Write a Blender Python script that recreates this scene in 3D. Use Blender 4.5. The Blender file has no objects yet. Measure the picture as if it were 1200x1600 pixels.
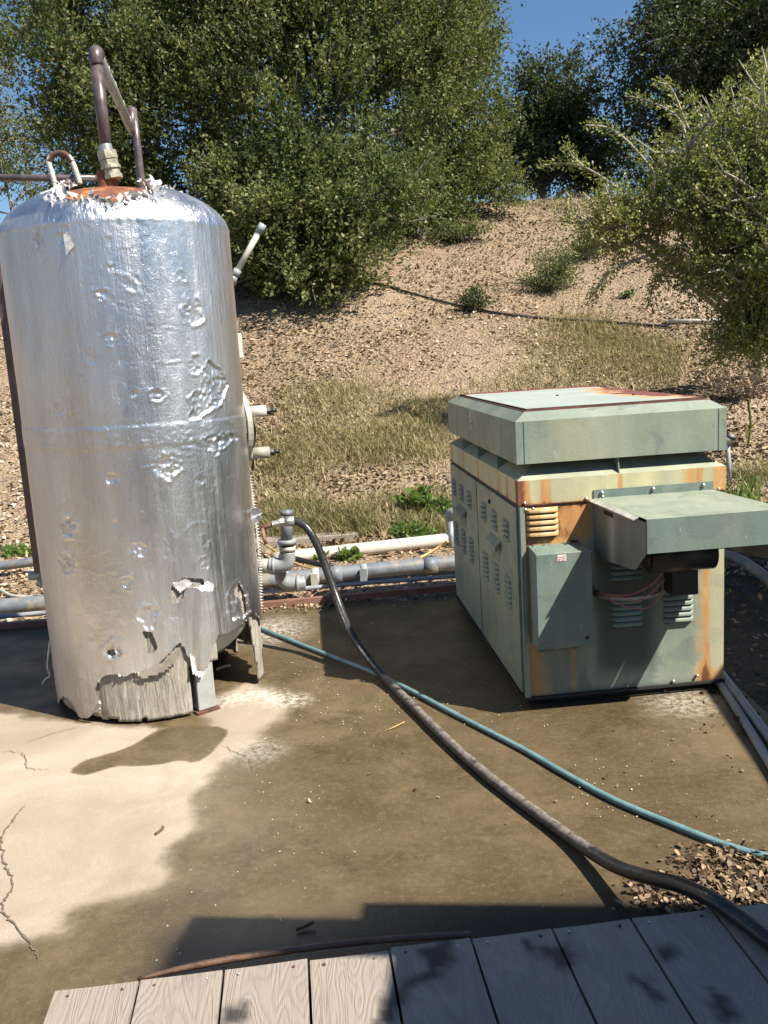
import bpy, bmesh, math, random
import numpy as np
from mathutils import Vector, Matrix
random.seed(7); rng = np.random.default_rng(11)
PI = math.pi
sc = bpy.context.scene
C = sc.collection

# ---------------------------------------------------------------- camera, sky, sun, exposure
CAM_H, PITCH, ROLL, FPX = 1.7, 0.1746, 0.0612, 1409.5
_F = np.array([0, math.cos(PITCH), -math.sin(PITCH)])
_R0 = np.array([1.0, 0, 0]); _U0 = np.array([0, math.sin(PITCH), math.cos(PITCH)])
_R = _R0 * math.cos(ROLL) - _U0 * math.sin(ROLL)
_U = _U0 * math.cos(ROLL) + _R0 * math.sin(ROLL)
_O = np.array([0, 0, CAM_H])
cd = bpy.data.cameras.new('camera'); cam = bpy.data.objects.new('camera', cd); C.objects.link(cam)
m3 = Matrix((( _R[0], _U[0], -_F[0]), (_R[1], _U[1], -_F[1]), (_R[2], _U[2], -_F[2])))
cam.matrix_world = Matrix.Translation((0, 0, CAM_H)) @ m3.to_4x4()
cd.sensor_fit = 'VERTICAL'; cd.angle = 2 * math.atan(800 / FPX); cd.clip_end = 3000; cd.clip_start = 0.05
sc.camera = cam
SUN = Vector((0.73, -0.445, 1.0)).normalized()
w = bpy.data.worlds.new('World'); sc.world = w; w.use_nodes = True
nt = w.node_tree; nt.nodes.clear()
sky = nt.nodes.new('ShaderNodeTexSky'); sky.sky_type = 'NISHITA'; sky.sun_disc = False
sky.sun_elevation = math.asin(SUN.z); sky.sun_rotation = math.atan2(SUN.x, SUN.y)
sky.altitude = 600; sky.air_density = 1.15; sky.dust_density = 0.05; sky.ozone_density = 5.0
bg = nt.nodes.new('ShaderNodeBackground'); bg.inputs[1].default_value = 0.06
wo = nt.nodes.new('ShaderNodeOutputWorld')
hs = nt.nodes.new('ShaderNodeHueSaturation'); hs.inputs['Saturation'].default_value = 1.08
nt.links.new(sky.outputs[0], hs.inputs['Color']); nt.links.new(hs.outputs[0], bg.inputs[0]); nt.links.new(bg.outputs[0], wo.inputs[0])
sl = bpy.data.lights.new('sun', 'SUN'); sl.energy = 5.0; sl.angle = math.radians(0.5); sl.color = (1, .93, .83)
so = bpy.data.objects.new('sun', sl); C.objects.link(so); so.rotation_euler = (-SUN).to_track_quat('-Z', 'Y').to_euler()
so.location = (8, -4, 12)
sc.view_settings.view_transform = 'Standard'; sc.view_settings.look = 'None'
sc.view_settings.exposure = 1.05; sc.view_settings.gamma = 1; sc.view_settings.use_curve_mapping = False

# ---------------------------------------------------------------- helpers
def ray(x, y): return _F + _R * (x - 600) / FPX + _U * (800 - y) / FPX
def at(x, y, Y):
    d = ray(x, y); return _O + d * (Y / d[1])
def gnd(x, y, z=0.0):
    d = ray(x, y); return _O + d * ((z - CAM_H) / d[2])
def project(P):
    d = np.asarray(P) - _O; z = d @ _F
    return 600 + FPX * (d @ _R) / z, 800 - FPX * (d @ _U) / z

def _hash(i, j, k, s):
    n = (i * 374761393 + j * 668265263 + k * 2147483647 + s * 1274126177) & 0xffffffff
    n = ((n ^ (n >> 13)) * 1274126177) & 0xffffffff
    n = (n ^ (n >> 16)) & 0xffffffff
    return n / 4294967295.0
def vnoise(P, s=0):
    P = np.asarray(P, dtype=float); I = np.floor(P).astype(np.int64); f = P - I; f = f * f * (3 - 2 * f)
    o = 0
    for a in (0, 1):
        for b in (0, 1):
            for c in (0, 1):
                wt = (f[..., 0] if a else 1 - f[..., 0]) * (f[..., 1] if b else 1 - f[..., 1]) * (f[..., 2] if c else 1 - f[..., 2])
                o = o + wt * _hash(I[..., 0] + a, I[..., 1] + b, I[..., 2] + c, s)
    return o * 2 - 1
def fbm(P, oct=4, s=0):
    P = np.asarray(P, dtype=float); o = 0; a = 1; t = 0
    for k in range(oct):
        o = o + a * vnoise(P * 2 ** k + 17.3 * k, s + k); t += a; a *= .5
    return o / t
def sstep(a, b, x):
    t = np.clip((x - a) / (b - a), 0, 1); return t * t * (3 - 2 * t)
def pip(x, y, poly):
    x = np.asarray(x); y = np.asarray(y); ins = np.zeros(x.shape, bool); n = len(poly)
    for i in range(n):
        x0, y0 = poly[i]; x1, y1 = poly[(i + 1) % n]
        if y0 == y1: continue
        c = ((y0 > y) != (y1 > y)) & (x < (x1 - x0) * (y - y0) / (y1 - y0) + x0)
        ins ^= c
    return ins
def pdist(x, y, poly, closed=True):
    """unsigned distance to a polyline"""
    x = np.asarray(x, float); y = np.asarray(y, float); best = np.full(x.shape, 1e9); n = len(poly)
    for i in range(n if closed else n - 1):
        x0, y0 = poly[i]; x1, y1 = poly[(i + 1) % n]
        dx, dy = x1 - x0, y1 - y0; L = dx * dx + dy * dy + 1e-12
        t = np.clip(((x - x0) * dx + (y - y0) * dy) / L, 0, 1)
        best = np.minimum(best, np.hypot(x - x0 - t * dx, y - y0 - t * dy))
    return best
def sdf(x, y, poly):
    d = pdist(x, y, poly); return np.where(pip(x, y, poly), -d, d)

def link(o, parent=None, label=None, cat=None, group=None, kind=None):
    C.objects.link(o)
    if parent is not None: o.parent = parent
    if label: o['label'] = label
    if cat: o['category'] = cat
    if group: o['group'] = group
    if kind: o['kind'] = kind
    return o
def thing(name, label, cat, loc=(0, 0, 0), rz=0.0, group=None):
    o = bpy.data.objects.new(name, None); o.empty_display_size = .2
    o.location = loc; o.rotation_euler = (0, 0, rz)
    return link(o, None, label, cat, group)
def mk(name, V, F, mat, parent=None, smooth=False, attrs=None, origin=None, mats=None, fmat=None, **k):
    """mesh from numpy/list; origin: subtract (world -> thing-local)"""
    V = np.asarray(V, dtype=np.float32).reshape(-1, 3)
    if origin is not None: V = V - np.asarray(origin, dtype=np.float32)
    me = bpy.data.meshes.new(name)
    if isinstance(F, np.ndarray):
        n, q = F.shape
        me.vertices.add(len(V)); me.vertices.foreach_set('co', V.ravel())
        me.loops.add(n * q); me.loops.foreach_set('vertex_index', F.astype(np.int32).ravel())
        me.polygons.add(n); me.polygons.foreach_set('loop_start', np.arange(0, n * q, q, dtype=np.int32))
        me.polygons.foreach_set('loop_total', np.full(n, q, dtype=np.int32))
        me.update(calc_edges=True)
    else:
        me.from_pydata(V.tolist(), [], [list(map(int, f)) for f in F])
    if smooth: me.polygons.foreach_set('use_smooth', np.ones(len(me.polygons), bool))
    for m_ in (mats or [mat]): me.materials.append(m_)
    if fmat is not None: me.polygons.foreach_set('material_index', np.asarray(fmat, dtype=np.int32))
    for an, av in (attrs or {}).items():
        a = me.attributes.new(an, 'FLOAT', 'POINT'); a.data.foreach_set('value', np.asarray(av, dtype=np.float32).ravel())
    me.update()
    return link(bpy.data.objects.new(name, me), parent, **k)
class MB:
    def __init__(s): s.V = []; s.F = []
    def add(s, V, F):
        b = len(s.V); s.V += [tuple(map(float, v)) for v in V]; s.F += [tuple(int(i) + b for i in f) for f in F]; return s
    def box(s, lo, hi, M=None):
        x0, y0, z0 = lo; x1, y1, z1 = hi
        V = [(x0,y0,z0),(x1,y0,z0),(x1,y1,z0),(x0,y1,z0),(x0,y0,z1),(x1,y0,z1),(x1,y1,z1),(x0,y1,z1)]
        if M is not None: V = [tuple(M @ Vector(v)) for v in V]
        return s.add(V, [(0,3,2,1),(4,5,6,7),(0,1,5,4),(1,2,6,5),(2,3,7,6),(3,0,4,7)])
    def tube(s, pts, r, n=10, caps=True):
        V, F = tube_vf(pts, r, n, caps); return s.add(V, F)
    def build(s, name, mat, parent=None, smooth=False, bevel=0.0, seg=1, **k):
        o = mk(name, s.V, s.F, mat, parent, smooth, **k)
        if bevel:
            bm = bmesh.new(); bm.from_mesh(o.data)
            bmesh.ops.remove_doubles(bm, verts=bm.verts, dist=1e-5)
            es = [e for e in bm.edges if len(e.link_faces) == 2 and e.calc_face_angle(0) > .5]
            bmesh.ops.bevel(bm, geom=es, offset=bevel, segments=seg, affect='EDGES', profile=.5)
            bm.to_mesh(o.data); bm.free()
        return o
def tube_vf(pts, r, n=10, caps=True):
    P = [np.asarray(p, float) for p in pts]; m = len(P)
    rr = r if hasattr(r, '__len__') else [r] * m
    T = []
    for i in range(m):
        t = P[min(i + 1, m - 1)] - P[max(i - 1, 0)]; T.append(t / (np.linalg.norm(t) + 1e-12))
    a = np.array([0, 0, 1.0]) if abs(T[0][2]) < .9 else np.array([1.0, 0, 0])
    nrm = np.cross(T[0], a); nrm /= np.linalg.norm(nrm)
    V = []; F = []
    for i in range(m):
        nrm = nrm - T[i] * (nrm @ T[i]); nrm /= (np.linalg.norm(nrm) + 1e-12); b = np.cross(T[i], nrm)
        for k in range(n):
            an = 2 * PI * k / n; V.append(P[i] + (nrm * math.cos(an) + b * math.sin(an)) * rr[i])
    for i in range(m - 1):
        for k in range(n):
            k2 = (k + 1) % n; F.append((i * n + k, i * n + k2, (i + 1) * n + k2, (i + 1) * n + k))
    if caps:
        F.append(tuple(range(n))[::-1]); F.append(tuple(range((m - 1) * n, m * n)))
    return V, F
def crom(pts, k=8):
    P = [np.asarray(p, float) for p in pts]; P = [2 * P[0] - P[1]] + P + [2 * P[-1] - P[-2]]; o = []
    for i in range(1, len(P) - 2):
        for j in range(k):
            t = j / k; a, b, c, d = P[i - 1], P[i], P[i + 1], P[i + 2]
            o.append(.5 * (2 * b + (c - a) * t + (2 * a - 5 * b + 4 * c - d) * t * t + (3 * b - a - 3 * c + d) * t ** 3))
    o.append(P[-2]); return o
def grid(nu, nv):
    i = np.arange(nu - 1)[:, None] * nv + np.arange(nv - 1)[None, :]
    return np.stack([i, i + nv, i + nv + 1, i + 1], -1).reshape(-1, 4)

# ---------------------------------------------------------------- materials
class NT:
    def __init__(s, name):
        s.m = bpy.data.materials.new(name); s.m.use_nodes = True; s.t = s.m.node_tree; s.t.nodes.clear()
        s.out = s.t.nodes.new('ShaderNodeOutputMaterial'); s.b = s.t.nodes.new('ShaderNodeBsdfPrincipled')
        s.t.links.new(s.b.outputs[0], s.out.inputs[0]); s.tc = s.t.nodes.new('ShaderNodeTexCoord')
    def n(s, ty, **k):
        o = s.t.nodes.new('ShaderNode' + ty)
        for a, b in k.items(): setattr(o, a, b)
        return o
    def l(s, a, b): s.t.links.new(a, b)
    def set(s, sock, v):
        if isinstance(v, bpy.types.NodeSocket): s.l(v, sock)
        elif isinstance(v, (tuple, list)) and len(v) == 3 and sock.type == 'RGBA': sock.default_value = (*v, 1)
        else: sock.default_value = v
    def co(s, scale=(1, 1, 1), rot=(0, 0, 0), src='Object'):
        mp = s.n('Mapping'); mp.inputs['Scale'].default_value = scale; mp.inputs['Rotation'].default_value = rot
        s.l(s.tc.outputs[src], mp.inputs[0]); return mp.outputs[0]
    def noise(s, scale, detail=4, rough=.55, stretch=(1, 1, 1), dist=0, rot=(0, 0, 0)):
        o = s.n('TexNoise'); s.l(s.co(stretch, rot), o.inputs['Vector'])
        o.inputs['Scale'].default_value = scale; o.inputs['Detail'].default_value = detail
        o.inputs['Roughness'].default_value = rough; o.inputs['Distortion'].default_value = dist
        return o.outputs[0]
    def voro(s, scale, stretch=(1, 1, 1), feature='F1', out=0, rnd=1):
        o = s.n('TexVoronoi', feature=feature); s.l(s.co(stretch), o.inputs['Vector']); o.inputs['Scale'].default_value = scale
        o.inputs['Randomness'].default_value = rnd
        return o.outputs[out]
    def ramp(s, v, stops):
        o = s.n('ValToRGB'); s.l(v, o.inputs[0]); e = o.color_ramp.elements
        while len(e) < len(stops): e.new(.5)
        for i, (p, c) in enumerate(stops):
            e[i].position = p; e[i].color = (*c, 1) if isinstance(c, (tuple, list)) else (c, c, c, 1)
        return o.outputs[0]
    def mix(s, f, a, b, mode='MIX'):
        o = s.n('Mix', data_type='RGBA', blend_type=mode); s.set(o.inputs[0], f); s.set(o.inputs[6], a); s.set(o.inputs[7], b)
        return o.outputs[2]
    def math(s, op, a, b=0.0, clamp=False):
        o = s.n('Math', operation=op, use_clamp=clamp); s.set(o.inputs[0], a); s.set(o.inputs[1], b); return o.outputs[0]
    def attr(s, nm):
        o = s.n('Attribute', attribute_name=nm); return o.outputs['Fac']
    def bump(s, h, dist=.01, strength=1.0, prev=None):
        o = s.n('Bump'); o.inputs['Distance'].default_value = dist; o.inputs['Strength'].default_value = strength
        s.l(h, o.inputs['Height'])
        if prev is not None: s.l(prev, o.inputs['Normal'])
        return o.outputs[0]
    def fin(s, col=None, rough=None, metal=None, nrm=None, **k):
        if col is not None: s.set(s.b.inputs['Base Color'], col)
        if rough is not None: s.set(s.b.inputs['Roughness'], rough)
        if metal is not None: s.set(s.b.inputs['Metallic'], metal)
        if nrm is not None: s.l(nrm, s.b.inputs['Normal'])
        for a, b in k.items(): s.set(s.b.inputs[a.replace('_', ' ')], b)
        return s.m
def simple(name, c1, c2, scale=20, rough=.6, metal=0, bump=.001, stretch=(1, 1, 1), spots=None):
    n = NT(name); a = n.noise(scale, 5, .6, stretch)
    c = n.ramp(a, [(.3, c1), (.7, c2)])
    if spots: c = n.mix(n.ramp(n.noise(scale * .6, 6, .7), [(spots[1], 0.0), (spots[1] + .08, 1.0)]), c, spots[0])
    r = n.ramp(n.noise(scale * 2, 3), [(.3, max(rough - .1, .05)), (.7, min(rough + .1, 1))])
    return n.fin(c, r, metal, n.bump(n.noise(scale * 4, 4, .6, stretch), bump))
M = {}
def painted(name, base, lighter, rustc=(.42, .17, .05)):
    """weathered green sheet metal: attributes rust (orange streak), yel (yellowing), dirt (dark scuffs, soot with hood shade)"""
    n = NT(name)
    a = n.noise(3.5, 5, .6, (1, 1, 1), .6)
    c = n.ramp(a, [(.3, base), (.72, lighter)])
    strk = n.noise(9, 4, .6, (1, 1, .12))
    c = n.mix(n.ramp(strk, [(.42, 0.0), (.75, .55)]), c, tuple(x * 1.2 for x in lighter))
    scr = n.noise(60, 3, .6, (1, .3, .25), 0, (0.5, .6, 0))
    c = n.mix(n.ramp(scr, [(.66, 0.0), (.72, .35)]), c, (.5, .52, .46))
    scf = n.noise(5.5, 5, .55, (1, 1, 1.1), .9)
    c = n.mix(n.ramp(scf, [(.575, 0.0), (.62, .62)]), c, (.105, .15, .14))
    c = n.mix(n.ramp(n.noise(2.2, 5, .6, (1, 1, .5), .7), [(.45, 0.0), (.68, .22)]), c, (.40, .385, .25))
    yl = n.math('MULTIPLY', n.attr('yel'), n.ramp(n.noise(6, 5, .6, (1, 1, .5)), [(.25, .55), (.6, 1.0)]))
    c = n.mix(yl, c, (.64, .57, .31))
    ru = n.math('ADD', n.attr('rust'), n.math('MULTIPLY', n.math('SUBTRACT', n.noise(26, 8, .78, (1, 1, .4)), .5), 1.25))
    ru = n.math('MULTIPLY', ru, n.math('GREATER_THAN', n.attr('rust'), .02))
    c = n.mix(n.ramp(ru, [(.24, 0.0), (.42, .55), (.62, .9)]), c, n.ramp(n.noise(16, 5, .7, (1, 1, .3)), [(.3, rustc), (.55, (.52, .26, .08)), (.75, (.6, .40, .17))]))
    c = n.mix(n.ramp(ru, [(.75, 0.0), (1.05, .9)]), c, (.13, .045, .02))
    c = n.mix(n.attr('dirt'), c, (.045, .05, .042))
    r = n.ramp(n.noise(8, 4), [(.3, .42), (.7, .62)])
    return n.fin(c, r, 0, n.bump(n.noise(2.2, 3, .5), .012, .5, n.bump(n.noise(90, 3), .0008)))
M['paint'] = painted('weathered green paint', (.135, .180, .150), (.235, .272, .218))
M['paint_dark'] = painted('darker green paint', (.095, .145, .122), (.165, .215, .182))
def foil():
    n = NT('wrinkled aluminium foil')
    ribs = n.noise(150, 2, .5, (1, 1, .05))
    weave = n.noise(260, 2, .5)
    wr = n.noise(26, 6, .68, (1, 1, .55), .8)
    big = n.noise(5, 4, .6, (1, 1, .35), .4)
    cr = n.voro(13, (1, 1, .6), 'DISTANCE_TO_EDGE')
    b = n.bump(big, .008, .5)
    b = n.bump(wr, .0042, .85, b)
    b = n.bump(n.noise(75, 3, .6, (1, 1, .8), .5), .0012, .8, b)
    b = n.bump(ribs, .0014, .8, b)
    b = n.bump(n.noise(46, 2, .5, (1, 1, .02)), .0040, .7, b)
    b = n.bump(n.voro(240, (1, 1, 1)), .0006, .8, b)
    b = n.bump(n.noise(30, 5, .7, (.5, .5, 2.2), .3), .0010, .6, b)
    b = n.bump(weave, .0003, .7, b)
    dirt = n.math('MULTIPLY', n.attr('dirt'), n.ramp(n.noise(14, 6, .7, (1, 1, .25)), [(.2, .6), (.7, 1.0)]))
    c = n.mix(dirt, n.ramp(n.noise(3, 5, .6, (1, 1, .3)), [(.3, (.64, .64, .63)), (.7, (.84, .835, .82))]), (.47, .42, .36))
    rg = n.math('ADD', n.ramp(n.noise(7, 5, .6, (1, 1, .2)), [(.3, .25), (.7, .43)]), n.math('MULTIPLY', dirt, .25))
    return n.fin(c, rg, n.math('SUBTRACT', 1.0, n.math('MULTIPLY', dirt, .6)), b)
M['foil'] = foil()
def insul():
    n = NT('fibrous insulation')
    f = n.noise(60, 6, .7, (1, 1, .10), .5); g = n.noise(9, 5, .65, (1, 1, .4))
    c = n.ramp(f, [(.25, (.13, .11, .085)), (.5, (.33, .30, .25)), (.75, (.56, .53, .47))])
    c = n.mix(n.ramp(g, [(.55, 0.0), (.7, .6)]), c, (.16, .12, .07))
    return n.fin(c, .92, 0, n.bump(f, .012, 1.0, n.bump(g, .02, .7)))
M['insul'] = insul()
def concrete():
    n = NT('stained concrete')
    edge = n.math('MULTIPLY', n.math('SUBTRACT', n.noise(6, 9, .74), .5), .75)
    wt = n.ramp(n.math('ADD', n.attr('wet'), edge), [(.30, 0.0), (.46, .5), (.54, .8), (.74, 1.0)])
    dry = n.ramp(n.noise(1.7, 7, .62, (1, 1, 1), .6), [(.28, (.26, .208, .152)), (.5, (.355, .29, .22)), (.72, (.445, .378, .302))])
    dry = n.mix(n.ramp(n.noise(150, 3, .6), [(.45, 0.0), (.75, .5)]), dry, (.24, .19, .14))
    dry = n.mix(n.ramp(n.noise(8, 6, .7), [(.62, 0.0), (.75, .35)]), dry, (.54, .49, .42))
    wet = n.ramp(n.noise(1.6, 8, .66, (1, 1, 1), .25), [(.25, (.088, .057, .028)), (.45, (.122, .088, .046)), (.6, (.160, .117, .064)), (.78, (.235, .168, .10))])
    wet = n.mix(n.ramp(n.noise(9, 7, .72, (1, 1, 1), .6), [(.56, 0.0), (.74, .45)]), wet, (.27, .21, .13))
    wet = n.mix(n.ramp(n.noise(1.1, 4, .6), [(.50, 0.0), (.66, .6)]), wet, (.105, .088, .038))
    wet = n.mix(n.ramp(n.noise(.9, 6, .7, (1, 1, 1), .2), [(.50, 0.0), (.62, .5)]), wet, (.27, .20, .115))
    wet = n.mix(n.ramp(n.noise(3.3, 7, .75), [(.53, 0.0), (.66, .65)]), wet, (.062, .042, .022))
    wet = n.mix(n.ramp(n.noise(40, 5, .75), [(.50, 0.0), (.72, .4)]), wet, (.30, .235, .15))
    wet = n.mix(n.ramp(n.noise(120, 3, .6), [(.5, 0.0), (.75, .3)]), wet, (.05, .035, .018))
    wet = n.mix(n.ramp(n.noise(230, 2, .5), [(.70, 0.0), (.76, .7)]), wet, (.42, .36, .27))
    wet = n.mix(1.0, wet, (.74, .73, .70), 'MULTIPLY')
    c = n.mix(wt, dry, wet)
    c = n.mix(n.attr('white'), c, n.mix(n.ramp(n.noise(30, 5, .7), [(.4, 0.0), (.65, 1.0)]), c, (.66, .62, .54)))
    c = n.mix(n.attr('soak_shade'), c, (.012, .010, .008))
    rgw = n.ramp(n.noise(3, 4, .6), [(.3, .28), (.65, .52)])
    rgw = n.mix(n.attr('soak_shade'), rgw, (.45, .45, .45))
    r = n.mix(wt, (.85, .85, .85), rgw)
    h = n.noise(110, 4, .7); h2 = n.noise(6, 5, .6)
    return n.fin(c, r, 0, n.bump(h, .0026, .8, n.bump(h2, .006, .6)), Specular_IOR_Level=.36)
M['concrete'] = concrete()
def wood(name, c1, c2, c3):
    n = NT(name)
    oi = n.n('ObjectInfo'); cm = n.n('CombineXYZ')
    n.l(n.math('MULTIPLY', oi.outputs['Random'], 37.0), cm.inputs[0]); n.l(n.math('MULTIPLY', oi.outputs['Random'], 91.0), cm.inputs[1])
    va = n.n('VectorMath', operation='ADD'); n.l(n.tc.outputs['Object'], va.inputs[0]); n.l(cm.outputs[0], va.inputs[1])
    def nz(scale, det, st, dist, rg=.6):
        mp = n.n('Mapping'); mp.inputs['Scale'].default_value = st; n.l(va.outputs[0], mp.inputs[0])
        o = n.n('TexNoise'); n.l(mp.outputs[0], o.inputs['Vector']); o.inputs['Scale'].default_value = scale
        o.inputs['Detail'].default_value = det; o.inputs['Distortion'].default_value = dist; o.inputs['Roughness'].default_value = rg; return o.outputs[0]
    base = nz(1.4, 2, (5, .9, 3), .9)
    rings = n.math('ABSOLUTE', n.math('SINE', n.math('MULTIPLY', base, 75.0)))
    fine = nz(60, 4, (4, .18, 1), .2, .7); blot = nz(3.5, 5, (1.4, .8, 1), .8)
    c = n.ramp(rings, [(.0, tuple((x + y) * .5 for x, y in zip(c1, c2))), (.30, c2), (.9, c3)])
    c = n.mix(n.ramp(fine, [(.35, .6), (.6, 0.0)]), c, c1)
    c = n.mix(.55, c, n.ramp(blot, [(.3, c2), (.7, c3)]))
    c = n.mix(n.ramp(blot, [(.57, 0.0), (.66, .45)]), c, tuple(x * .5 for x in c2))
    c = n.mix(n.math('MULTIPLY', oi.outputs['Random'], .25), c, (.30, .27, .24))
    c = n.mix(n.math('MULTIPLY', n.attr('damp_dark'), .95), c, (.035, .03, .027))
    return n.fin(c, n.ramp(blot, [(.45, .75), (.65, .45)]), 0, n.bump(rings, .0012, .8, n.bump(fine, .003, .8)))
M['wood'] = wood('grey weathered wood', (.15, .120, .092), (.265, .218, .172), (.335, .285, .232))
def leafm(name, stops, trans=.35, rough=.38, spec=.5):
    n = NT(name); c = n.ramp(n.attr('rnd'), stops)
    n.fin(c, rough, 0, Specular_IOR_Level=spec)
    tr = n.n('BsdfTranslucent'); n.l(n.mix(.5, c, (.25, .32, .05)), tr.inputs[0])
    mx = n.n('MixShader'); mx.inputs[0].default_value = trans
    n.l(n.b.outputs[0], mx.inputs[1]); n.l(tr.outputs[0], mx.inputs[2]); n.l(mx.outputs[0], n.out.inputs[0])
    return n.m
M['oak'] = leafm('oak leaf green', [(0, (.050, .068, .022)), (.5, (.105, .130, .042)), (.85, (.185, .208, .080)), (1, (.24, .22, .10))], .28, .5, .22)
M['oak_dark'] = leafm('dark oak leaf', [(0, (.028, .042, .014)), (.6, (.05, .068, .022)), (1, (.09, .11, .04))], .15, .5, .3)
M['oak_pale'] = leafm('pale olive leaf', [(0, (.085, .100, .040)), (.6, (.13, .15, .062)), (1, (.20, .21, .10))], .25, .45, .4)
M['bush'] = leafm('yellow green leaf', [(0, (.11, .135, .032)), (.5, (.22, .245, .065)), (.9, (.34, .34, .12)), (1, (.44, .40, .18))], .38, .45, .35)
M['grass'] = leafm('olive grass blade', [(0, (.10, .11, .035)), (.35, (.19, .18, .07)), (.65, (.36, .30, .15)), (1, (.56, .46, .27))], .25, .6, .2)
M['green'] = leafm('fresh green leaf', [(0, (.06, .11, .025)), (.6, (.11, .19, .04)), (1, (.20, .27, .07))], .35, .45, .3)
M['litter'] = leafm('dry fallen leaf', [(0, (.06, .038, .021)), (.25, (.155, .100, .055)), (.55, (.30, .213, .125)), (.85, (.46, .352, .228)), (1, (.62, .51, .38))], .06, .6, .3)
def bark(name, c1, c2):
    n = NT(name); f = n.noise(16, 6, .7, (1, 1, .25)); return n.fin(n.ramp(f, [(.3, c1), (.7, c2)]), .85, 0, n.bump(f, .02))
M['bark'] = bark('grey bark', (.10, .085, .07), (.30, .27, .23))
M['bark_pale'] = bark('pale bark', (.22, .19, .15), (.48, .43, .36))
def soil():
    n = NT('leaf strewn soil')
    v = n.voro(34, (1, 1, 1), 'F1', 1); vd = n.voro(34, (1, 1, 1), 'F1', 0)
    s1 = n.n('SeparateColor'); n.l(v, s1.inputs[0])
    c = n.ramp(s1.outputs[0], [(0, (.07, .042, .024)), (.3, (.155, .095, .056)), (.65, (.29, .195, .118)), (1, (.45, .33, .22))])
    soilc = n.ramp(n.noise(30, 6, .7), [(.3, (.155, .106, .060)), (.7, (.33, .250, .158))])
    c = n.mix(n.ramp(n.noise(1.3, 5, .6), [(.4, 0.25), (.62, .85)]), c, soilc)
    big = n.noise(.45, 4, .6)
    c = n.mix(n.ramp(big, [(.42, 0.0), (.62, .5)]), c, (.38, .285, .19))
    c = n.mix(n.attr('damp_dark'), c, (.022, .016, .012))
    return n.fin(c, .9, 0, n.bump(vd, .03, .9, n.bump(n.noise(9, 5, .7), .05, .6)))
M['soil'] = soil()
M['pvc'] = simple('grey pvc', (.20, .22, .225), (.33, .35, .36), 9, .42, 0, .0006, spots=((.36, .28, .18), .66))
M['pvc_dark'] = simple('dark grey pvc', (.10, .115, .13), (.18, .20, .22), 6, .5, 0, .0006, spots=((.26, .22, .16), .52))
M['pvc_pale'] = simple('sun bleached pvc', (.36, .36, .30), (.50, .49, .40), 9, .5, 0, .0006, spots=((.30, .24, .13), .64))
M['pvc_white'] = simple('white pvc', (.46, .42, .35), (.62, .58, .50), 5, .45, 0, .0006, spots=((.40, .30, .19), .62))
M['galv'] = simple('galvanised steel', (.28, .29, .28), (.46, .46, .42), 30, .45, .6, .0008, spots=((.22, .16, .09), .68))
M['brass'] = simple('tarnished brass', (.27, .25, .17), (.48, .45, .34), 25, .45, .5, .001)
M['brownpipe'] = simple('brown painted pipe', (.075, .055, .052), (.15, .115, .11), 14, .38, .25, .0006, spots=((.2, .13, .1), .7))
M['redpipe'] = simple('rust red primer', (.15, .07, .05), (.25, .125, .095), 12, .65, 0, .001, spots=((.24, .19, .15), .64))
def rustm():
    n = NT('flaking rust'); a = n.noise(9, 7, .72, (1, 1, 1), .5)
    c = n.ramp(a, [(.32, (.10, .032, .02)), (.50, (.19, .065, .032)), (.60, (.38, .16, .05)), (.76, (.50, .30, .12))])
    return n.fin(c, .8, 0, n.bump(a, .006, .8))
M['rust'] = rustm()
M['rust_dark'] = simple('dark red rust', (.06, .025, .018), (.15, .062, .042), 22, .75, 0, .003, spots=((.36, .19, .09), .62))
M['cream'] = simple('cream paint', (.28, .265, .20), (.38, .36, .29), 12, .5, 0, .0008, spots=((.40, .20, .07), .64))
M['whitepaint'] = simple('chalky white paint', (.40, .385, .33), (.54, .52, .45), 14, .55, 0, .0008, spots=((.38, .14, .06), .60))
M['legpaint'] = simple('grey green paint', (.26, .275, .26), (.36, .375, .355), 9, .45, 0, .0008, spots=((.25, .14, .07), .70))
M['shell'] = simple('grey primer', (.32, .33, .32), (.45, .46, .44), 7, .45, 0, .0008, spots=((.2, .12, .07), .68))
M['black'] = simple('black metal', (.012, .012, .013), (.03, .03, .03), 12, .45, 0, .0008)
M['dark'] = simple('dark void metal', (.01, .011, .011), (.02, .02, .02), 12, .8)
M['steel'] = simple('screw steel', (.38, .36, .33), (.62, .6, .56), 40, .35, .8, .0005)
M['paper'] = simple('torn white foil backing', (.42, .41, .39), (.66, .65, .63), 18, .5, .35, .003)
M['lace'] = simple('lacing wire', (.5, .48, .44), (.7, .68, .63), 40, .4, .5)
M['yellow'] = simple('yellow tube', (.42, .29, .09), (.56, .40, .15), 12, .5)
M['teal'] = simple('faded teal hose', (.085, .175, .185), (.17, .30, .31), 11, .42, 0, .0008, spots=((.16, .15, .12), .64))
def hosem():
    n = NT('muddy black hose')
    mud = n.ramp(n.math('ADD', n.attr('mud'), n.math('SUBTRACT', n.noise(28, 6, .72, (1, 1, 1), .6), .5)), [(.42, 0.0), (.7, .85)])
    c = n.mix(mud, n.ramp(n.noise(20, 4), [(.3, (.014, .014, .015)), (.7, (.035, .034, .034))]), (.25, .21, .17))
    return n.fin(c, n.mix(mud, (.3, .3, .3), (.8, .8, .8)), 0, n.bump(n.noise(60, 4), .0015))
M['hose'] = hosem()
def hoodside():
    n = NT('limed dark steel'); a = n.noise(14, 5, .7, (1, 1, .12)); b = n.noise(4, 4, .6)
    c = n.ramp(b, [(.3, (.10, .115, .105)), (.7, (.17, .185, .165))])
    c = n.mix(n.math('MULTIPLY', n.attr('lime'), n.ramp(a, [(.3, .3), (.65, 1.0)])), c, (.55, .55, .48))
    return n.fin(c, .5, .1, n.bump(b, .004))
M['hoodside'] = hoodside()
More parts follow.
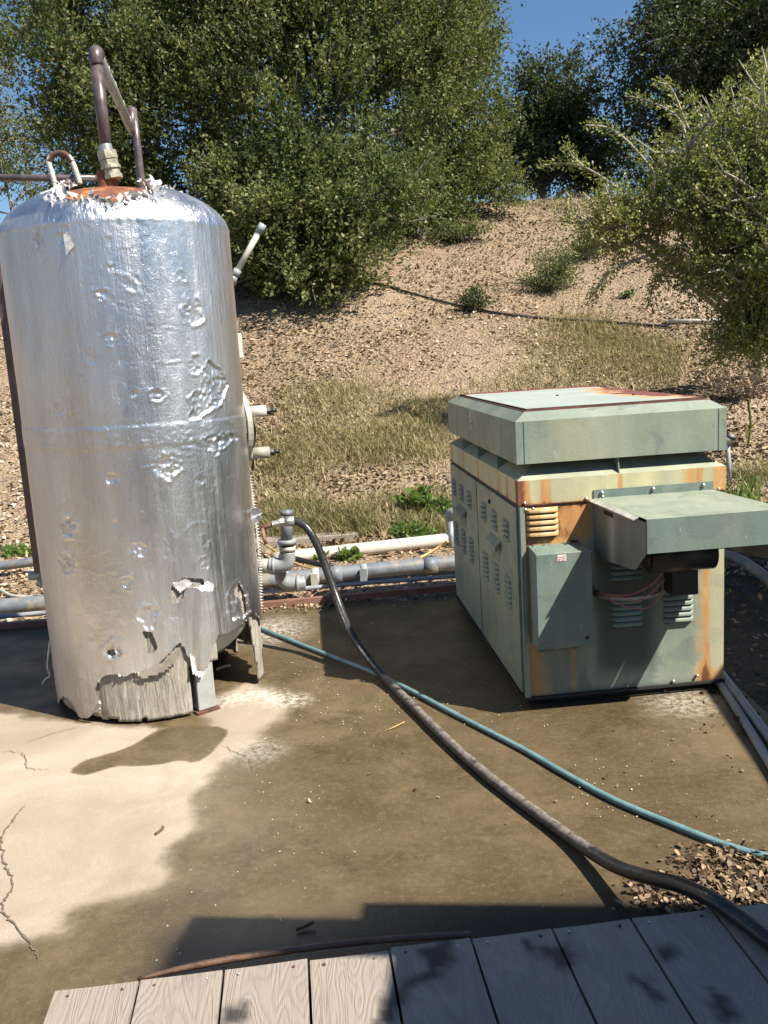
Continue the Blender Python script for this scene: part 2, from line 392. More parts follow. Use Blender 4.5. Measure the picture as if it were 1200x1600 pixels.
def roofm():
    n = NT('rust edged roof paint')
    c = n.ramp(n.noise(3, 5, .6), [(.3, (.29, .34, .30)), (.7, (.38, .42, .365))])
    e = n.math('ADD', n.attr('rust'), n.math('MULTIPLY', n.math('SUBTRACT', n.noise(4.5, 6, .6), .5), .8))
    c = n.mix(n.ramp(e, [(.40, 0.0), (.46, 1.0)]), c, (.50, .30, .13))
    c = n.mix(n.ramp(e, [(.48, 0.0), (.52, 1.0)]), c, n.ramp(n.noise(18, 5), [(.3, (.11, .035, .03)), (.7, (.22, .08, .065))]))
    return n.fin(c, .6, 0, n.bump(n.noise(20, 5, .7), .002))
M['roof'] = roofm()
M['sticker'] = simple('faded sticker', (.66, .60, .56), (.76, .71, .68), 60, .5)
M['sticker_red'] = simple('faded red print', (.45, .10, .09), (.55, .2, .17), 60, .5)
M['decal'] = simple('worn decal', (.50, .47, .40), (.62, .58, .52), 40, .7, spots=((.30, .12, .06), .55))
M['stone'] = simple('pale grit', (.42, .36, .28), (.72, .66, .56), 10, .8, 0, .003)
M['crack'] = simple('crack filth', (.10, .075, .05), (.18, .14, .10), 30, .9)
M['stick'] = simple('wet wood strip', (.06, .03, .02), (.16, .085, .05), 22, .5, 0, .002, (1, 1, 1))

# ---------------------------------------------------------------- setting: slab, ground, hill
YF = 8.25
def hill_z(X, Y):
    X = np.asarray(X, float); Y = np.asarray(Y, float)
    t = Y - YF - .25 * vnoise(np.stack([X * .6, Y * 0, Y * 0], -1), 5)
    z = np.where(t > 0, .42 * t - .30 * (1 - np.exp(-t / 1.2)) * .6, 0)
    z = np.where(t > 0, np.minimum(z, .42 * t), 0)
    crest = 4.98 + .18 * vnoise(np.stack([X * .35, Y * 0, Y * 0 + 3], -1), 9)
    z = crest - np.log1p(np.exp(-(z - crest) * 4)) / 4 - .0
    z = z - .25 * np.clip(Y - 25, 0, 400) * sstep(25, 30, Y) * .55
    P = np.stack([X, Y, X * 0], -1)
    amp = sstep(0, 1.2, t)
    z = z + amp * (.10 * fbm(P * .55, 3, 3) + .035 * fbm(P * 2.7, 3, 8))
    return z
def ground_z(X, Y):
    X = np.asarray(X, float); Y = np.asarray(Y, float); P = np.stack([X, Y, X * 0], -1)
    inslab = (X < 1.62 + .30 * (Y - 3.9)) & (Y < 6.15) & (X > -5)
    base = -.03 + .02 * fbm(P * 1.6, 3, 21)
    base = np.where(Y > 6.2, base + .03 * sstep(6.2, 7.5, Y), base)
    return np.where(Y > YF - .3, np.maximum(hill_z(X, Y), base), base) - .0
# terrain: fine near sheet and wide coarse sheet in one mesh (graded grid)
xs = np.concatenate([np.linspace(-900, -60, 8), np.linspace(-50, -12, 14), np.linspace(-11, 11, 190), np.linspace(12, 50, 14), np.linspace(60, 900, 8)])
ys = np.concatenate([np.linspace(-900, -30, 7), np.linspace(-25, 1, 8), np.linspace(1.5, 6, 30), np.linspace(6.1, 16, 130), np.linspace(16.2, 27, 60), np.linspace(28, 60, 14), np.linspace(80, 1500, 10)])
GX, GY = np.meshgrid(xs, ys, indexing='ij')
GZ = ground_z(GX, GY); GZ = np.maximum(GZ, -14)
GZ = np.where(GY < 6.1, GZ - .04, GZ)
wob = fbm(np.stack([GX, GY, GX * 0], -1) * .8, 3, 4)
damp_dark = sstep(1.3, 1.75, GX + .1 * wob) * (1 - sstep(6.2, 7.6, GY + .5 * wob)) * .92  # darker soil to the right of the slab
mk('ground', np.stack([GX, GY, GZ], -1), grid(len(xs), len(ys)), M['soil'], None, True, {'damp_dark': damp_dark}, kind='structure')

# concrete slab with wet map
sx = np.arange(-5, 1.67, .0295); sy = np.arange(.0, 6.14, .0295)
SX, SY = np.meshgrid(sx, sy, indexing='ij')
SZ = .004 * fbm(np.stack([SX, SY, SX * 0], -1) * .9, 3, 2)
PX, PY = project(np.stack([SX, SY, SZ], -1))
n1 = fbm(np.stack([SX, SY, SX * 0], -1) * 2.2, 4, 31)
dry_poly = [gnd(x, y)[:2] for x, y in [(-700, 1010), (150, 1128), (300, 1115), (350, 1080), (395, 1062), (450, 1085), (455, 1120), (400, 1165), (345, 1205), (322, 1255), (318, 1300), (280, 1330), (262, 1375), (190, 1400), (120, 1425), (50, 1470), (-300, 1520), (-900, 1400)]]
spot = [gnd(x, y)[:2] for x, y in [(112, 1203), (135, 1188), (200, 1168), (250, 1140), (300, 1132), (352, 1140), (345, 1160), (310, 1190), (280, 1188), (240, 1196), (180, 1198), (140, 1210), (118, 1210)]]
spot2 = [gnd(x, y)[:2] for x, y in [(30, 1080), (60, 1060), (100, 1075), (150, 1120), (120, 1130), (60, 1105)]]
def smp(poly):
    q = [np.array([*p, 0]) for p in poly]; q = crom(q + q[:2], 5); return [tuple(p[:2]) for p in q[:-5]]
dry_poly = smp(dry_poly); spot = smp(spot); spot2 = smp(spot2)
d = sdf(SX, SY, dry_poly)
n2 = fbm(np.stack([SX, SY, SX * 0], -1) * 6, 4, 37)
wet = sstep(-.17, .13, d + .07 * n1 + .05 * n2)
wet = np.maximum(wet, sstep(.03, -.03, sdf(SX, SY, spot)))
wet = np.maximum(wet, sstep(.03, -.03, sdf(SX, SY, spot2)) * .9)
white = sstep(.16, .0, pdist(SX, SY, [gnd(x, y)[:2] for x, y in [(345, 1095), (400, 1085), (455, 1095)]], False)) * .9
white = np.maximum(white, sstep(.35, .0, np.hypot(SX + .75, (SY - 5.55) * .8)) * .8)
white = np.maximum(white, sstep(.28, 0, np.hypot(SX - 1.35, SY - 4.0)) * .6)
white = np.maximum(white, sstep(.22, 0, np.hypot(SX + .62, SY - 3.75)) * .45)
soak_shade = sstep(.20, .0, SY + .05 * n1 - 2.50 + .12) * 0
soak_shade = sstep(2.62, 2.40, SY + .06 * n1) * sstep(-.86, -.66, SX + .03 * n1) * sstep(1.2, .6, SX)  # wet strip, blackened so its colour also deepens the shade behind the deck
mk('concrete_slab', np.stack([SX, SY, SZ], -1), grid(len(sx), len(sy)), M['concrete'], None, True, {'wet': wet, 'white': white, 'soak_shade': soak_shade}, kind='structure')
slab = bpy.data.objects['concrete_slab']
mb = MB()
mb.add([(-5, 6.12, 0.0), (1.65, 6.12, 0.0), (1.65, 6.12, -.12), (-5, 6.12, -.12)], [(0, 1, 2, 3)])
mb.add([(1.65, 0, 0.0), (1.65, 6.12, 0), (1.65, 6.12, -.12), (1.65, 0, -.12)], [(3, 2, 1, 0)])
mb.build('slab_edge', M['concrete'], slab)
def crack(pts, wmax, name='crack'):
    P = crom([(*gnd(x, y)[:2], .0) for x, y in pts], 10); V = []; F = []
    for i, p in enumerate(P):
        a = P[max(i - 1, 0)]; b = P[min(i + 1, len(P) - 1)]; t = b - a; t /= np.linalg.norm(t) + 1e-9; nrm = np.array([-t[1], t[0], 0])
        ww = wmax * (.4 + .6 * random.random()) * min(1, i / 4 + .15, (len(P) - 1 - i) / 4 + .15)
        j = nrm * random.gauss(0, .004) + np.array([0, 0, .0055])
        V += [p + nrm * ww + j, p - nrm * ww + j]
        if i: F.append((2 * i - 2, 2 * i - 1, 2 * i + 1, 2 * i))
    mk(name, V, F, M['crack'], slab)
crack([(40, 1258), (18, 1285), (2, 1315), (8, 1350), (20, 1385), (4, 1415), (18, 1440), (45, 1475), (60, 1500)], .0045)
crack([(0, 1175), (35, 1178), (45, 1200), (80, 1205)], .0022)
crack([(130, 1135), (80, 1148), (40, 1162)], .0022)
crack([(345, 1165), (385, 1185), (395, 1205)], .0022)

# ---------------------------------------------------------------- deck
YAW = 0.083
deck = thing('wooden_deck', 'low deck of grey weathered planks in the foreground under the hose', 'deck', (-.885, 2.0, 0), math.radians(5.6))
xl = [0, .208, .415, .628, .834, 1.047, 1.262, 1.474, 1.695, 1.91, 2.12, 2.33]
for i in range(len(xl) - 1):
    x0, x1 = xl[i] + .003, xl[i + 1] - .004
    y1 = -.005 + random.uniform(-.006, .006); L = 3.1
    nx, ny = 12, 150
    U, W_ = np.meshgrid(np.linspace(0, 1, nx), np.linspace(0, 1, ny), indexing='ij')
    gx = x0 + (x1 - x0) * U; gy = y1 - L * W_ ** 1.5
    gz = .20 + .0012 * np.sin(U * PI) * -1 + .003 * vnoise(np.stack([gx * 3, gy * 2, gx * 0 + i], -1), 4)
    dm = np.zeros(gx.shape)
    wx = gx * math.cos(.0977) - gy * math.sin(.0977) - .885; wy = gx * math.sin(.0977) + gy * math.cos(.0977) + 2.0
    qx, qy = project(np.stack([wx, wy, gz], -1))
    for poly in ([(650, 1480), (705, 1468), (708, 1500), (690, 1525), (640, 1545), (620, 1600), (585, 1600), (600, 1560), (630, 1530), (665, 1515)], [(365, 1565), (385, 1570), (380, 1600), (345, 1600), (350, 1580)],
                 [(850, 1480), (880, 1478), (905, 1500), (890, 1520), (865, 1510)], [(985, 1525), (1010, 1530), (1035, 1560), (1015, 1565)], [(820, 1470), (860, 1480), (868, 1495), (835, 1490)], [(1105, 1540), (1125, 1545), (1150, 1590), (1130, 1600)], [(1010, 1470), (1050, 1480), (1060, 1500), (1030, 1505)]):
        dm = np.maximum(dm, sstep(9, -9, sdf(qx, qy, poly) + 9 * vnoise(np.stack([qx * .08, qy * .08, qx * 0], -1), 2)))
    top = np.stack([gx, gy, gz], -1).reshape(-1, 3)
    rim = [k for k in range(0, ny)][::-1] + [k * ny for k in range(1, nx)] + [(nx - 1) * ny + k for k in range(1, ny)]
    V = np.concatenate([top, top[rim] - np.array([0, 0, .038])]); F = [tuple(f) for f in grid(nx, ny)]
    b = len(top)
    for k in range(len(rim) - 1): F.append((rim[k], rim[k + 1], b + k + 1, b + k))
    o = mk('plank', V, F, M['wood'], deck, False, {'damp_dark': np.concatenate([dm.ravel(), np.zeros(len(rim))])})
    for k, xx in enumerate((.035, x1 - x0 - .035)):
        for yy in (.025, 1.2):
            s = MB(); s.tube([(x0 + xx, y1 - yy, .1985), (x0 + xx, y1 - yy, .2025)], .0042, 8); s.build('screw', M['steel'] if random.random() < .4 else M['rust_dark'], o)
MB().box((-.0, -.045, .02), (2.33, -.012, .158)).build('rim_joist', M['wood'], deck)
for k, x in enumerate((.05, .75, 1.45, 2.15)): MB().box((x, -3.0, .0), (x + .04, -.05, .155)).build('joist', M['wood'], deck)
# strip of wood curled along the deck edge
pts = [gnd(215, 1530, .190), gnd(290, 1512, .195), gnd(390, 1494, .197), gnd(490, 1480, .197), gnd(600, 1468, .195), gnd(735, 1460, .190)]
P = crom(pts, 6); V, F = tube_vf(P, [.005 + .004 * min(1, i / 8) for i in range(len(P))], 6)
for v in V: v[2] = v[2]
mk('wood_strip', V, F, M['stick'], None, True, label='thin reddish brown wood strip curled along the back edge of the deck', cat='wood strip', origin=None)

# ---------------------------------------------------------------- green ventilated enclosure
BX = np.array([.6189, 4.0621, 0]); W, D = .9754, 1.8659
Z0, ZS, ZR, ZB, ZT = .05, .973, 1.088, 1.164, 1.357
enc = thing('equipment_enclosure', 'weathered green metal equipment enclosure with rust stained band and overhanging cap on the wet concrete', 'enclosure', tuple(BX), YAW)
def sheet(name, o, u, v, mat, parent, fn=None, step=.015, off=0.0, label=None):
    o, u, v = (np.array(t, float) for t in (o, u, v)); lu, lv = np.linalg.norm(u), np.linalg.norm(v)
    nu, nv = max(2, int(lu / step) + 1), max(2, int(lv / step) + 1)
    A, B = np.meshgrid(np.linspace(0, 1, nu), np.linspace(0, 1, nv), indexing='ij')
    P = o + A[..., None] * u + B[..., None] * v
    at_ = fn(P[..., 0], P[..., 1], P[..., 2]) if fn else {}
    return mk(name, P, grid(nu, nv), mat, parent, False, at_, label=label)
def tex3(x, y, z, s, sd=0): return fbm(np.stack([x * s[0], y * s[1], z * s[2]], -1), 3, sd)
def gauss(x, c, w_): return np.exp(-((x - c) / w_) ** 2)
def f_front(x, y, z):
    t = tex3(x, y, z, (14, 14, 2), 1)
    r = gauss(x, 0, .03) * .8 + gauss(x, .05, .03) * .5
    r = r + sstep(.37, .30, x) * sstep(.74, .82, z) * (.95 + .5 * t)
    r = r + gauss(x, .885, .022) * (.75 + .4 * t) + gauss(x, .84, .012) * .35
    r = r + gauss(x, .235, .012) * sstep(.36, .30, z) * .7 + gauss(x, .10, .05) * sstep(.34, .1, z) * .35
    r = r + gauss(z, ZS, .02) * .4 + sstep(.80, .9, x) * sstep(.18, .06, z) * .6
    yl = sstep(.80, .92, x) * .5 + sstep(.36, .3, x) * sstep(.62, .8, z) * .6 + gauss(x, .03, .05) * .6
    rect = np.maximum(abs(x - .16) / .10, abs(z - .296) / .022)
    dt = np.where((rect < 1) & (tex3(x, y, z, (60, 60, 60), 6) > -.1), .85, 0)
    dt = np.maximum(dt, sstep(.075, .05, z) * .3)
    dt = np.maximum(dt, sstep(.0, .12, .06 - abs(x - .505)) * 0 + (abs(x - .50) < .085) * (abs(z - .45) < .30) * .35)
    soot_shade = sstep(.33, .37, x) * sstep(.68, .58, x) * sstep(.08, .2, z) * (.78 + .5 * tex3(x, y, z, (9, 9, 1.5), 14)) * sstep(1.0, .75, z)  # soot streaks, painted darker to deepen the shade below the hood
    dt = np.maximum(dt, np.clip(soot_shade, 0, .86) * (z < .75)); dt = np.maximum(dt, .30 * sstep(.30, .2, x) * sstep(.34, .28, z) * np.clip(1 + tex3(x, y, z, (8, 8, 8), 15), 0, 1))
    return {'rust': np.clip(r, 0, 1.2), 'yel': np.clip(yl, 0, 1), 'dirt': dt}
def f_ring(x, y, z):
    t = tex3(x, y, z, (10, 10, 2), 3); s = x + 0
    r = 0
    for c_, w_ in ((.0, .05), (.115, .018), (.14, .01), (.475, .012), (.80, .035), (.855, .016), (.95, .04)): r = r + gauss(x, c_, w_) * .75 * (y < .05)
    for c_ in (.02, .22, .42, .93, 1.38, 1.80): r = r + gauss(y, c_, .022) * .8 * (x < .05)
    r = r + gauss(z, ZS, .012) * .45
    return {'rust': np.clip(r * (1 + .5 * t), 0, 1.1), 'yel': np.clip(.66 + .4 * t, 0, 1)}
def f_cap(x, y, z):
    t = tex3(x, y, z, (3, 3, 2), 5)
    return {'rust': np.zeros(x.shape), 'yel': np.clip(.05 + .35 * t, 0, .3), 'dirt': np.zeros(x.shape)}
def f_side(x, y, z):
    return {'rust': sstep(.085, .055, z) * .5, 'yel': np.clip(.1 + .2 * tex3(x, y, z, (3, 3, 3), 7), 0, 1), 'dirt': sstep(.10, .05, z) * .25}
fp = sheet('front_panel', (.0, 0, Z0), (W, 0, 0), (0, 0, ZS - Z0 - .003), M['paint'], enc, f_front)
sheet('side_panel', (W, 0, Z0), (0, D, 0), (0, 0, ZS - Z0), M['paint'], enc, f_side, .05)
sheet('rear_panel', (W, D, Z0), (-W, 0, 0), (0, 0, ZS - Z0), M['paint'], enc, f_side, .05)
sheet('door_frame', (.006, D, Z0), (0, -D, 0), (0, 0, ZS - Z0), M['paint_dark'], enc, f_side, .05)
mb = MB(); mb.box((.03, .04, .0), (W - .03, D - .04, Z0 + .01)); mb.build('skid_base', M['dark'], enc)
mb = MB(); mb.box((0, -.012, Z0 - .012), (.022, .02, ZS - .006)); mb.build('corner_strip', M['paint'], enc)
# band above the seam
ring = MB()
for nm, o, u in (('front', (-.004, -.004, ZS + .003), (W + .008, 0, 0)), ('left', (-.004, D + .004, ZS + .003), (0, -D - .008, 0)), ('right', (W + .004, -.004, ZS + .003), (0, D + .008, 0)), ('back', (W + .004, D + .004, ZS + .003), (-W - .008, 0, 0))):
    sheet('stained_band', o, u, (0, 0, ZR - ZS - .003), M['paint'], enc, f_ring, .012)
def frustum(z0, z1, i0, i1):
    a = [(-.004 + i0, -.004 + i0, z0), (W + .004 - i0, -.004 + i0, z0), (W + .004 - i0, D + .004 - i0, z0), (-.004 + i0, D + .004 - i0, z0)]
    b = [(-.004 + i1, -.004 + i1, z1), (W + .004 - i1, -.004 + i1, z1), (W + .004 - i1, D + .004 - i1, z1), (-.004 + i1, D + .004 - i1, z1)]
    return a + b, [(0, 1, 5, 4), (1, 2, 6, 5), (2, 3, 7, 6), (3, 0, 4, 7)]
V, F = frustum(ZR, 1.185, 0, .15)
at0 = {'rust': np.zeros(8) + .05, 'yel': np.zeros(8) + .25}
mk('sloped_shoulder', V, F, M['paint'], enc, attrs=at0)
V, F = frustum(1.16, 1.20, .16, .16); mk('neck', V, F, M['dark'], enc)
mb = MB(); mb.box((-.007, -.007, ZS - .0015), (W + .007, D + .007, ZS + .0015)); mb.build('seam_lip', M['rust_dark'], enc)
for v in (.44, .93, 1.40):
    mb = MB(); mb.add([(0, v, ZR), (.15, v, 1.186), (.0, v, 1.186), (0, v + .004, ZR), (.15, v + .004, 1.186), (0, v + .004, 1.186)], [(0, 2, 1), (3, 4, 5), (0, 3, 5, 2), (0, 1, 4, 3), (1, 2, 5, 4)])
    mb.build('baffle_fin', M['paint_dark'], enc)
mb = MB(); mb.add([(.47, -.002, ZR), (.47, .15, 1.186), (.47, .01, 1.166), (.475, -.002, ZR), (.475, .15, 1.186), (.475, .01, 1.166)], [(0, 1, 2), (3, 5, 4), (0, 2, 5, 3), (0, 3, 4, 1), (1, 4, 5, 2)])
mb.build('baffle_fin', M['paint'], enc)
# cap
for o, u in (((-.006, -.006, ZB), (W + .012, 0, 0)), ((-.006, D + .006, ZB), (0, -D - .012, 0)), ((W + .006, -.006, ZB), (0, D + .012, 0)), ((W + .006, D + .006, ZB), (-W - .012, 0, 0))):
    sheet('cap_side', o, u, (0, 0, ZT - ZB), M['paint'], enc, f_cap, .03)
V, F = frustum(ZT, 1.396, -.002, .055); mk('cap_bevel', V, F, M['paint'], enc, attrs={'yel': np.zeros(8) + .05, 'rust': np.zeros(8)})
V, F = frustum(ZB, 1.20, -.001, .03); mk('cap_underside', V, F + [(4, 5, 6, 7)], M['dark'], enc)
for x in (.032, W - .032):
    mb = MB(); mb.box((x - .0012, -.0085, ZB), (x + .0012, -.005, ZT)); mb.build('corner_seam', M['paint_dark'], enc)
mb = MB(); mb.box((.052, .052, 1.385), (W - .052, D - .052, 1.399)); mb.build('roof_lip', M['rust_dark'], enc)
def f_roof(x, y, z):
    e = np.minimum.reduce([x - .06, W - .06 - x]) ; eb = D - .06 - y; ef = y - .06
    r = sstep(.30, .04, eb) * .85 + sstep(.035, .0, e) * .35 + sstep(.03, 0, ef) * .4 + sstep(.40, .72, x) * sstep(1.0, .2, np.hypot(x - W, (y - .75) * .5) * 1.5) * .62
    return {'rust': np.clip(r, 0, 1)}
sheet('roof_panel', (.066, .072, 1.408), (W - .132, 0, 0), (0, D - .144, 0), M['roof'], enc, f_roof, .02)
mb = MB(); mb.box((.066, .072, 1.398), (W - .066, D - .072, 1.4065)); mb.build('roof_panel_edge', M['rust_dark'], enc)
for x, y in ((.45, .9), (.75, .55)):
    mb = MB(); mb.tube([(x, y, 1.405), (x, y, 1.414)], .008, 8); mb.build('roof_bolt', M['dark'], enc)
# worn decal and marks on the cap side (three flat marks)
mb = MB(); V = [(-.0085, 1.06 + .035 * math.cos(a) , 1.275 + .03 * math.sin(a)) for a in np.linspace(0, 2 * PI, 14)[:-1]]
mb.add(V, [tuple(range(13))[::-1]]); mb.build('worn_decal', M['decal'], enc)
mb = MB(); V = [(-.0095, 1.06 + .018 * math.cos(a), 1.272 + .016 * math.sin(a)) for a in np.linspace(0, 2 * PI, 14)[:-1]]
mb.add(V, [tuple(range(13))[::-1]]); mb.build('decal_centre', M['paint_dark'], enc)
mb = MB(); mb.box((-.009, 1.04, 1.31), (-.007, 1.09, 1.335)); mb.build('worn_decal', M['decal'], enc)
# louvres: one pressed vent of given length, pointing -Y (local), open below
def louvre_me(L, hgt, pr, name='louvre'):
    V = []; F = []; n = 5
    for s, xx in ((0, 0), (1, L)):
        pass
    prof = [(0, hgt), (-pr * .55, hgt * .86), (-pr * .92, hgt * .55), (-pr, hgt * .18), (-pr * .93, 0)]
    for (k, xx, sc_) in ((0, 0, .0), (1, L * .10, 1), (2, L * .90, 1), (3, L, .0)):
        for (y, z) in prof: V.append((xx, y * sc_, z))
    for c in range(3):
        for j in range(4): F.append((c * 5 + j, (c + 1) * 5 + j, (c + 1) * 5 + j + 1, c * 5 + j + 1))
    me = bpy.data.meshes.new(name); b = len(V)
    V += [(L * .04, -.0012, 0.001), (L * .96, -.0012, 0.001), (L * .96, -.0012, hgt * .62), (L * .04, -.0012, hgt * .62)]
    F.append((b, b + 1, b + 2, b + 3))
    # dark slot under the lip
    b = len(V); V += [(L * .05, -.0016, -hgt * .40), (L * .95, -.0016, -hgt * .40), (L * .95, -.0016, .001), (L * .05, -.0016, .001)]; F.append((b, b + 1, b + 2, b + 3))
    me.from_pydata(V, [], F); me.materials.append(M['paint']); me.materials.append(M['dark'])
    for i, p in enumerate(me.polygons): p.material_index = 1 if i >= 12 else 0; p.use_smooth = i < 12
    for an, vv in (('rust', 0.0), ('yel', 0.0)):
        a = me.attributes.new(an, 'FLOAT', 'POINT'); a.data.foreach_set('value', np.full(len(V), vv, np.float32))
    return me
lv_front = louvre_me(.148, .022, .020); lv_rust = lv_front.copy(); lv_rust.name = 'louvre_stained'
lv_rust.attributes['rust'].data.foreach_set('value', np.full(len(lv_rust.vertices), .45, np.float32))
lv_rust.attributes['yel'].data.foreach_set('value', np.full(len(lv_rust.vertices), .8, np.float32))
lv_side = louvre_me(.105, .017, .016)
def put(me, name, parent, loc, rz=0):
    o = bpy.data.objects.new(name, me); o.location = loc; o.rotation_euler = (0, 0, rz); return link(o, parent)
for k in range(5): put(lv_rust, 'louvre', fp, (.032, -.001, .826 + .0275 * k))
for k in range(5): put(lv_front, 'louvre', fp, (.676, -.001, .360 + .0275 * k))
for k in range(5): put(lv_front, 'louvre', fp, (.425, -.001, .360 + .0275 * k))
for k in range(4): put(lv_front, 'louvre', fp, (.425, -.001, .585 + .0275 * k))
for x, z in ((.024, .985), (.026, .955), (.062, .956), (.312, .985), (.493, .064), (.721, .064), (.944, .983), (.39, .988), (.84, .082)):
    mb = MB(); mb.tube([(x, -.004, z), (x, -.012, z)], .0075, 10); mb.tube([(x, -.011, z), (x, -.017, z)], .0042, 6); mb.build('screw', M['steel'], enc, True)
# doors on the left side (plane x = 0, facing -x)
def door(v0, v1, cols, hv):
    z0, z1 = .066, .960; st = .02
    d_ = sheet('door', (-.012, v1, z0), (0, v0 - v1, 0), (0, 0, z1 - z0), M['paint'], enc, f_side, .03)
    mb = MB(); mb.add([(-.012, v0, z0), (-.012, v1, z0), (-.012, v1, z1), (-.012, v0, z1), (.006, v0, z0), (.006, v1, z0), (.006, v1, z1), (.006, v0, z1)],
                      [(0, 4, 5, 1), (1, 5, 6, 2), (2, 6, 7, 3), (3, 7, 4, 0)]); mb.build('door_edge', M['paint_dark'], d_)
    for c in cols:
        for k in range(4): put(lv_side, 'louvre', d_, (-.0125, c + .052, .772 + .027 * k), -PI / 2)
        for k in range(6): put(lv_side, 'louvre', d_, (-.0125, c + .052, .442 + .026 * k), -PI / 2)
    h0 = hv
    mb = MB(); mb.add([(-.013, h0 - .13, .735), (-.045, h0 - .13, .705), (-.045, h0 - .13, .680), (-.013, h0 + .13, .735), (-.045, h0 + .13, .705), (-.045, h0 + .13, .680), (-.040, h0 - .13, .680), (-.013, h0 - .13, .727), (-.040, h0 + .13, .680), (-.013, h0 + .13, .727)],
                      [(0, 1, 4, 3), (1, 2, 5, 4), (2, 6, 8, 5), (6, 7, 9, 8), (0, 7, 6, 2, 1), (3, 4, 5, 8, 9)])
    mb.build('handle', M['paint'], d_)
    mb = MB(); mb.add([(-.0135, h0 - .09, .70), (-.0135, h0 + .09, .70), (-.0135, h0 + .09, .61), (-.0135, h0 - .09, .61)], [(0, 1, 2, 3)]); mb.build('handle_recess', M['paint_dark'], d_)
    return d_
d1 = door(.02, .955, (.76, .49, .22), .49)
d2 = door(.975, 1.845, (1.70, 1.44, 1.18), 1.44)
mb = MB(); mb.tube([(-.012, .60, .90), (-.020, .60, .90)], .012, 8); mb.build('missing_latch', M['dark'], d1)
# bottom flange lip and small bolts
mb = MB(); mb.box((-.014, -.014, Z0 - .012), (W, -.002, Z0)); mb.box((-.014, -.002, Z0 - .012), (-.002, D, Z0)); mb.build('bottom_flange', M['dark'], enc)
# control box
cb = MB(); u0, u1, zb, zt, of = .034, .281, .335, .772, .15
cb.add([(u0, -of, zb), (u1, -of, zb), (u1, -of, zt), (u0, -of, zt), (u0, -.001, zb - .02), (u1, -.001, zb - .02), (u1, -.001, zt + .012), (u0, -.001, zt + .012)],
       [(0, 1, 2, 3), (1, 5, 6, 2), (5, 4, 7, 6), (4, 0, 3, 7), (3, 2, 6, 7), (4, 5, 1, 0)])
cbo = cb.build('control_box', M['paint_dark'], enc, bevel=.003, seg=2)
mb = MB(); mb.box((u0 - .004, -of - .004, zb - .004), (u1 + .004, -of + .012, zt + .002)); mb.build('box_cover', M['paint_dark'], cbo, bevel=.002)
mb = MB(); mb.tube([(u1 - .025, -of - .003, zb + .035), (u1 - .025, -of - .008, zb + .035)], .009, 12); mb.build('knockout', M['black'], cbo)
mb = MB(); mb.tube([(u0 + .03, -of - .003, zb + .02), (u0 + .03, -of - .006, zb + .02)], .003, 8); mb.build('cover_screw', M['steel'], cbo)
mb = MB(); mb.box((.128, -of - .0058, .737), (.168, -of - .0045, .766)); mb.build('sticker', M['sticker'], cbo)
mb = MB(); mb.tube([(.137, -of - .0058, .744), (.137, -of - .0068, .744)], .0048, 10); mb.box((.146, -of - .0066, .747), (.165, -of - .0059, .749)); mb.box((.146, -of - .0066, .741), (.162, -of - .0059, .743)); mb.box((.131, -of - .0066, .755), (.165, -of - .0059, .7575)); mb.build('sticker_print', M['sticker_red'], cbo)
for x in (.06, .11, .20):
    mb = MB(); mb.tube([(x, -.015, zt + .010), (x, -.015, zt + .02)], .006, 8); mb.build('cover_screw', M['steel'], cbo)
mb = MB(); mb.tube([(.20, -.03, zt + .012), (.235, -.022, zt + .022), (.262, -.012, zt + .018)], .004, 6); mb.build('box_clip', M['dark'], cbo)
# hood
HB0, HB1, HF0, HF1, HY, HZ, HZF, HH = .352, .912, .425, 1.035, -.45, .984, .957, .146
hood = MB()
TL, TR, FL_, FR_ = (HB0, -.003, HZ), (HB1, -.003, HZ), (HF0, HY, HZF), (HF1, HY, HZF)
sheetV = [TL, TR, FR_, FL_]
ho = MB().add([FL_, FR_, (HF1, HY, HZF - HH), (HF0, HY, HZF - HH), (HF1, HY + .012, HZF - HH), (HF0, HY + .012, HZF - HH), (HF1, HY + .003, HZF - .01), (HF0, HY + .003, HZF - .01)],
         [(0, 3, 2, 1), (3, 5, 4, 2), (5, 7, 6, 4)]).build('hood', M['paint_dark'], enc, attrs={'yel': np.zeros(8)})
A, B = np.meshgrid(np.linspace(0, 1, 30), np.linspace(0, 1, 30), indexing='ij')
TP = (1 - A[..., None]) * ((1 - B[..., None]) * np.array(TL) + B[..., None] * np.array(FL_)) + A[..., None] * ((1 - B[..., None]) * np.array(TR) + B[..., None] * np.array(FR_))
mk('hood_top', TP, grid(30, 30), M['paint'], ho, attrs={'rust': np.clip(.35 - B * 6, 0, 1) * .7, 'yel': np.zeros(A.shape) + .1})
mk('hood_lining', TP - np.array([0, 0, .003]), grid(30, 30)[:, ::-1].copy(), M['black'], ho)
mb = MB(); mb.box((HB0 - .004, -.010, HZ - .002), (HB1 + .006, -.003, HZ + .038)); mb.build('hood_flange', M['paint_dark'], ho)
for x in (.385, .628, .868):
    mb = MB(); mb.tube([(x, -.009, 1.008), (x, -.017, 1.008)], .009, 10); mb.tube([(x, -.015, 1.008), (x, -.024, 1.008)], .0045, 6); mb.build('screw', M['steel'], ho, True)
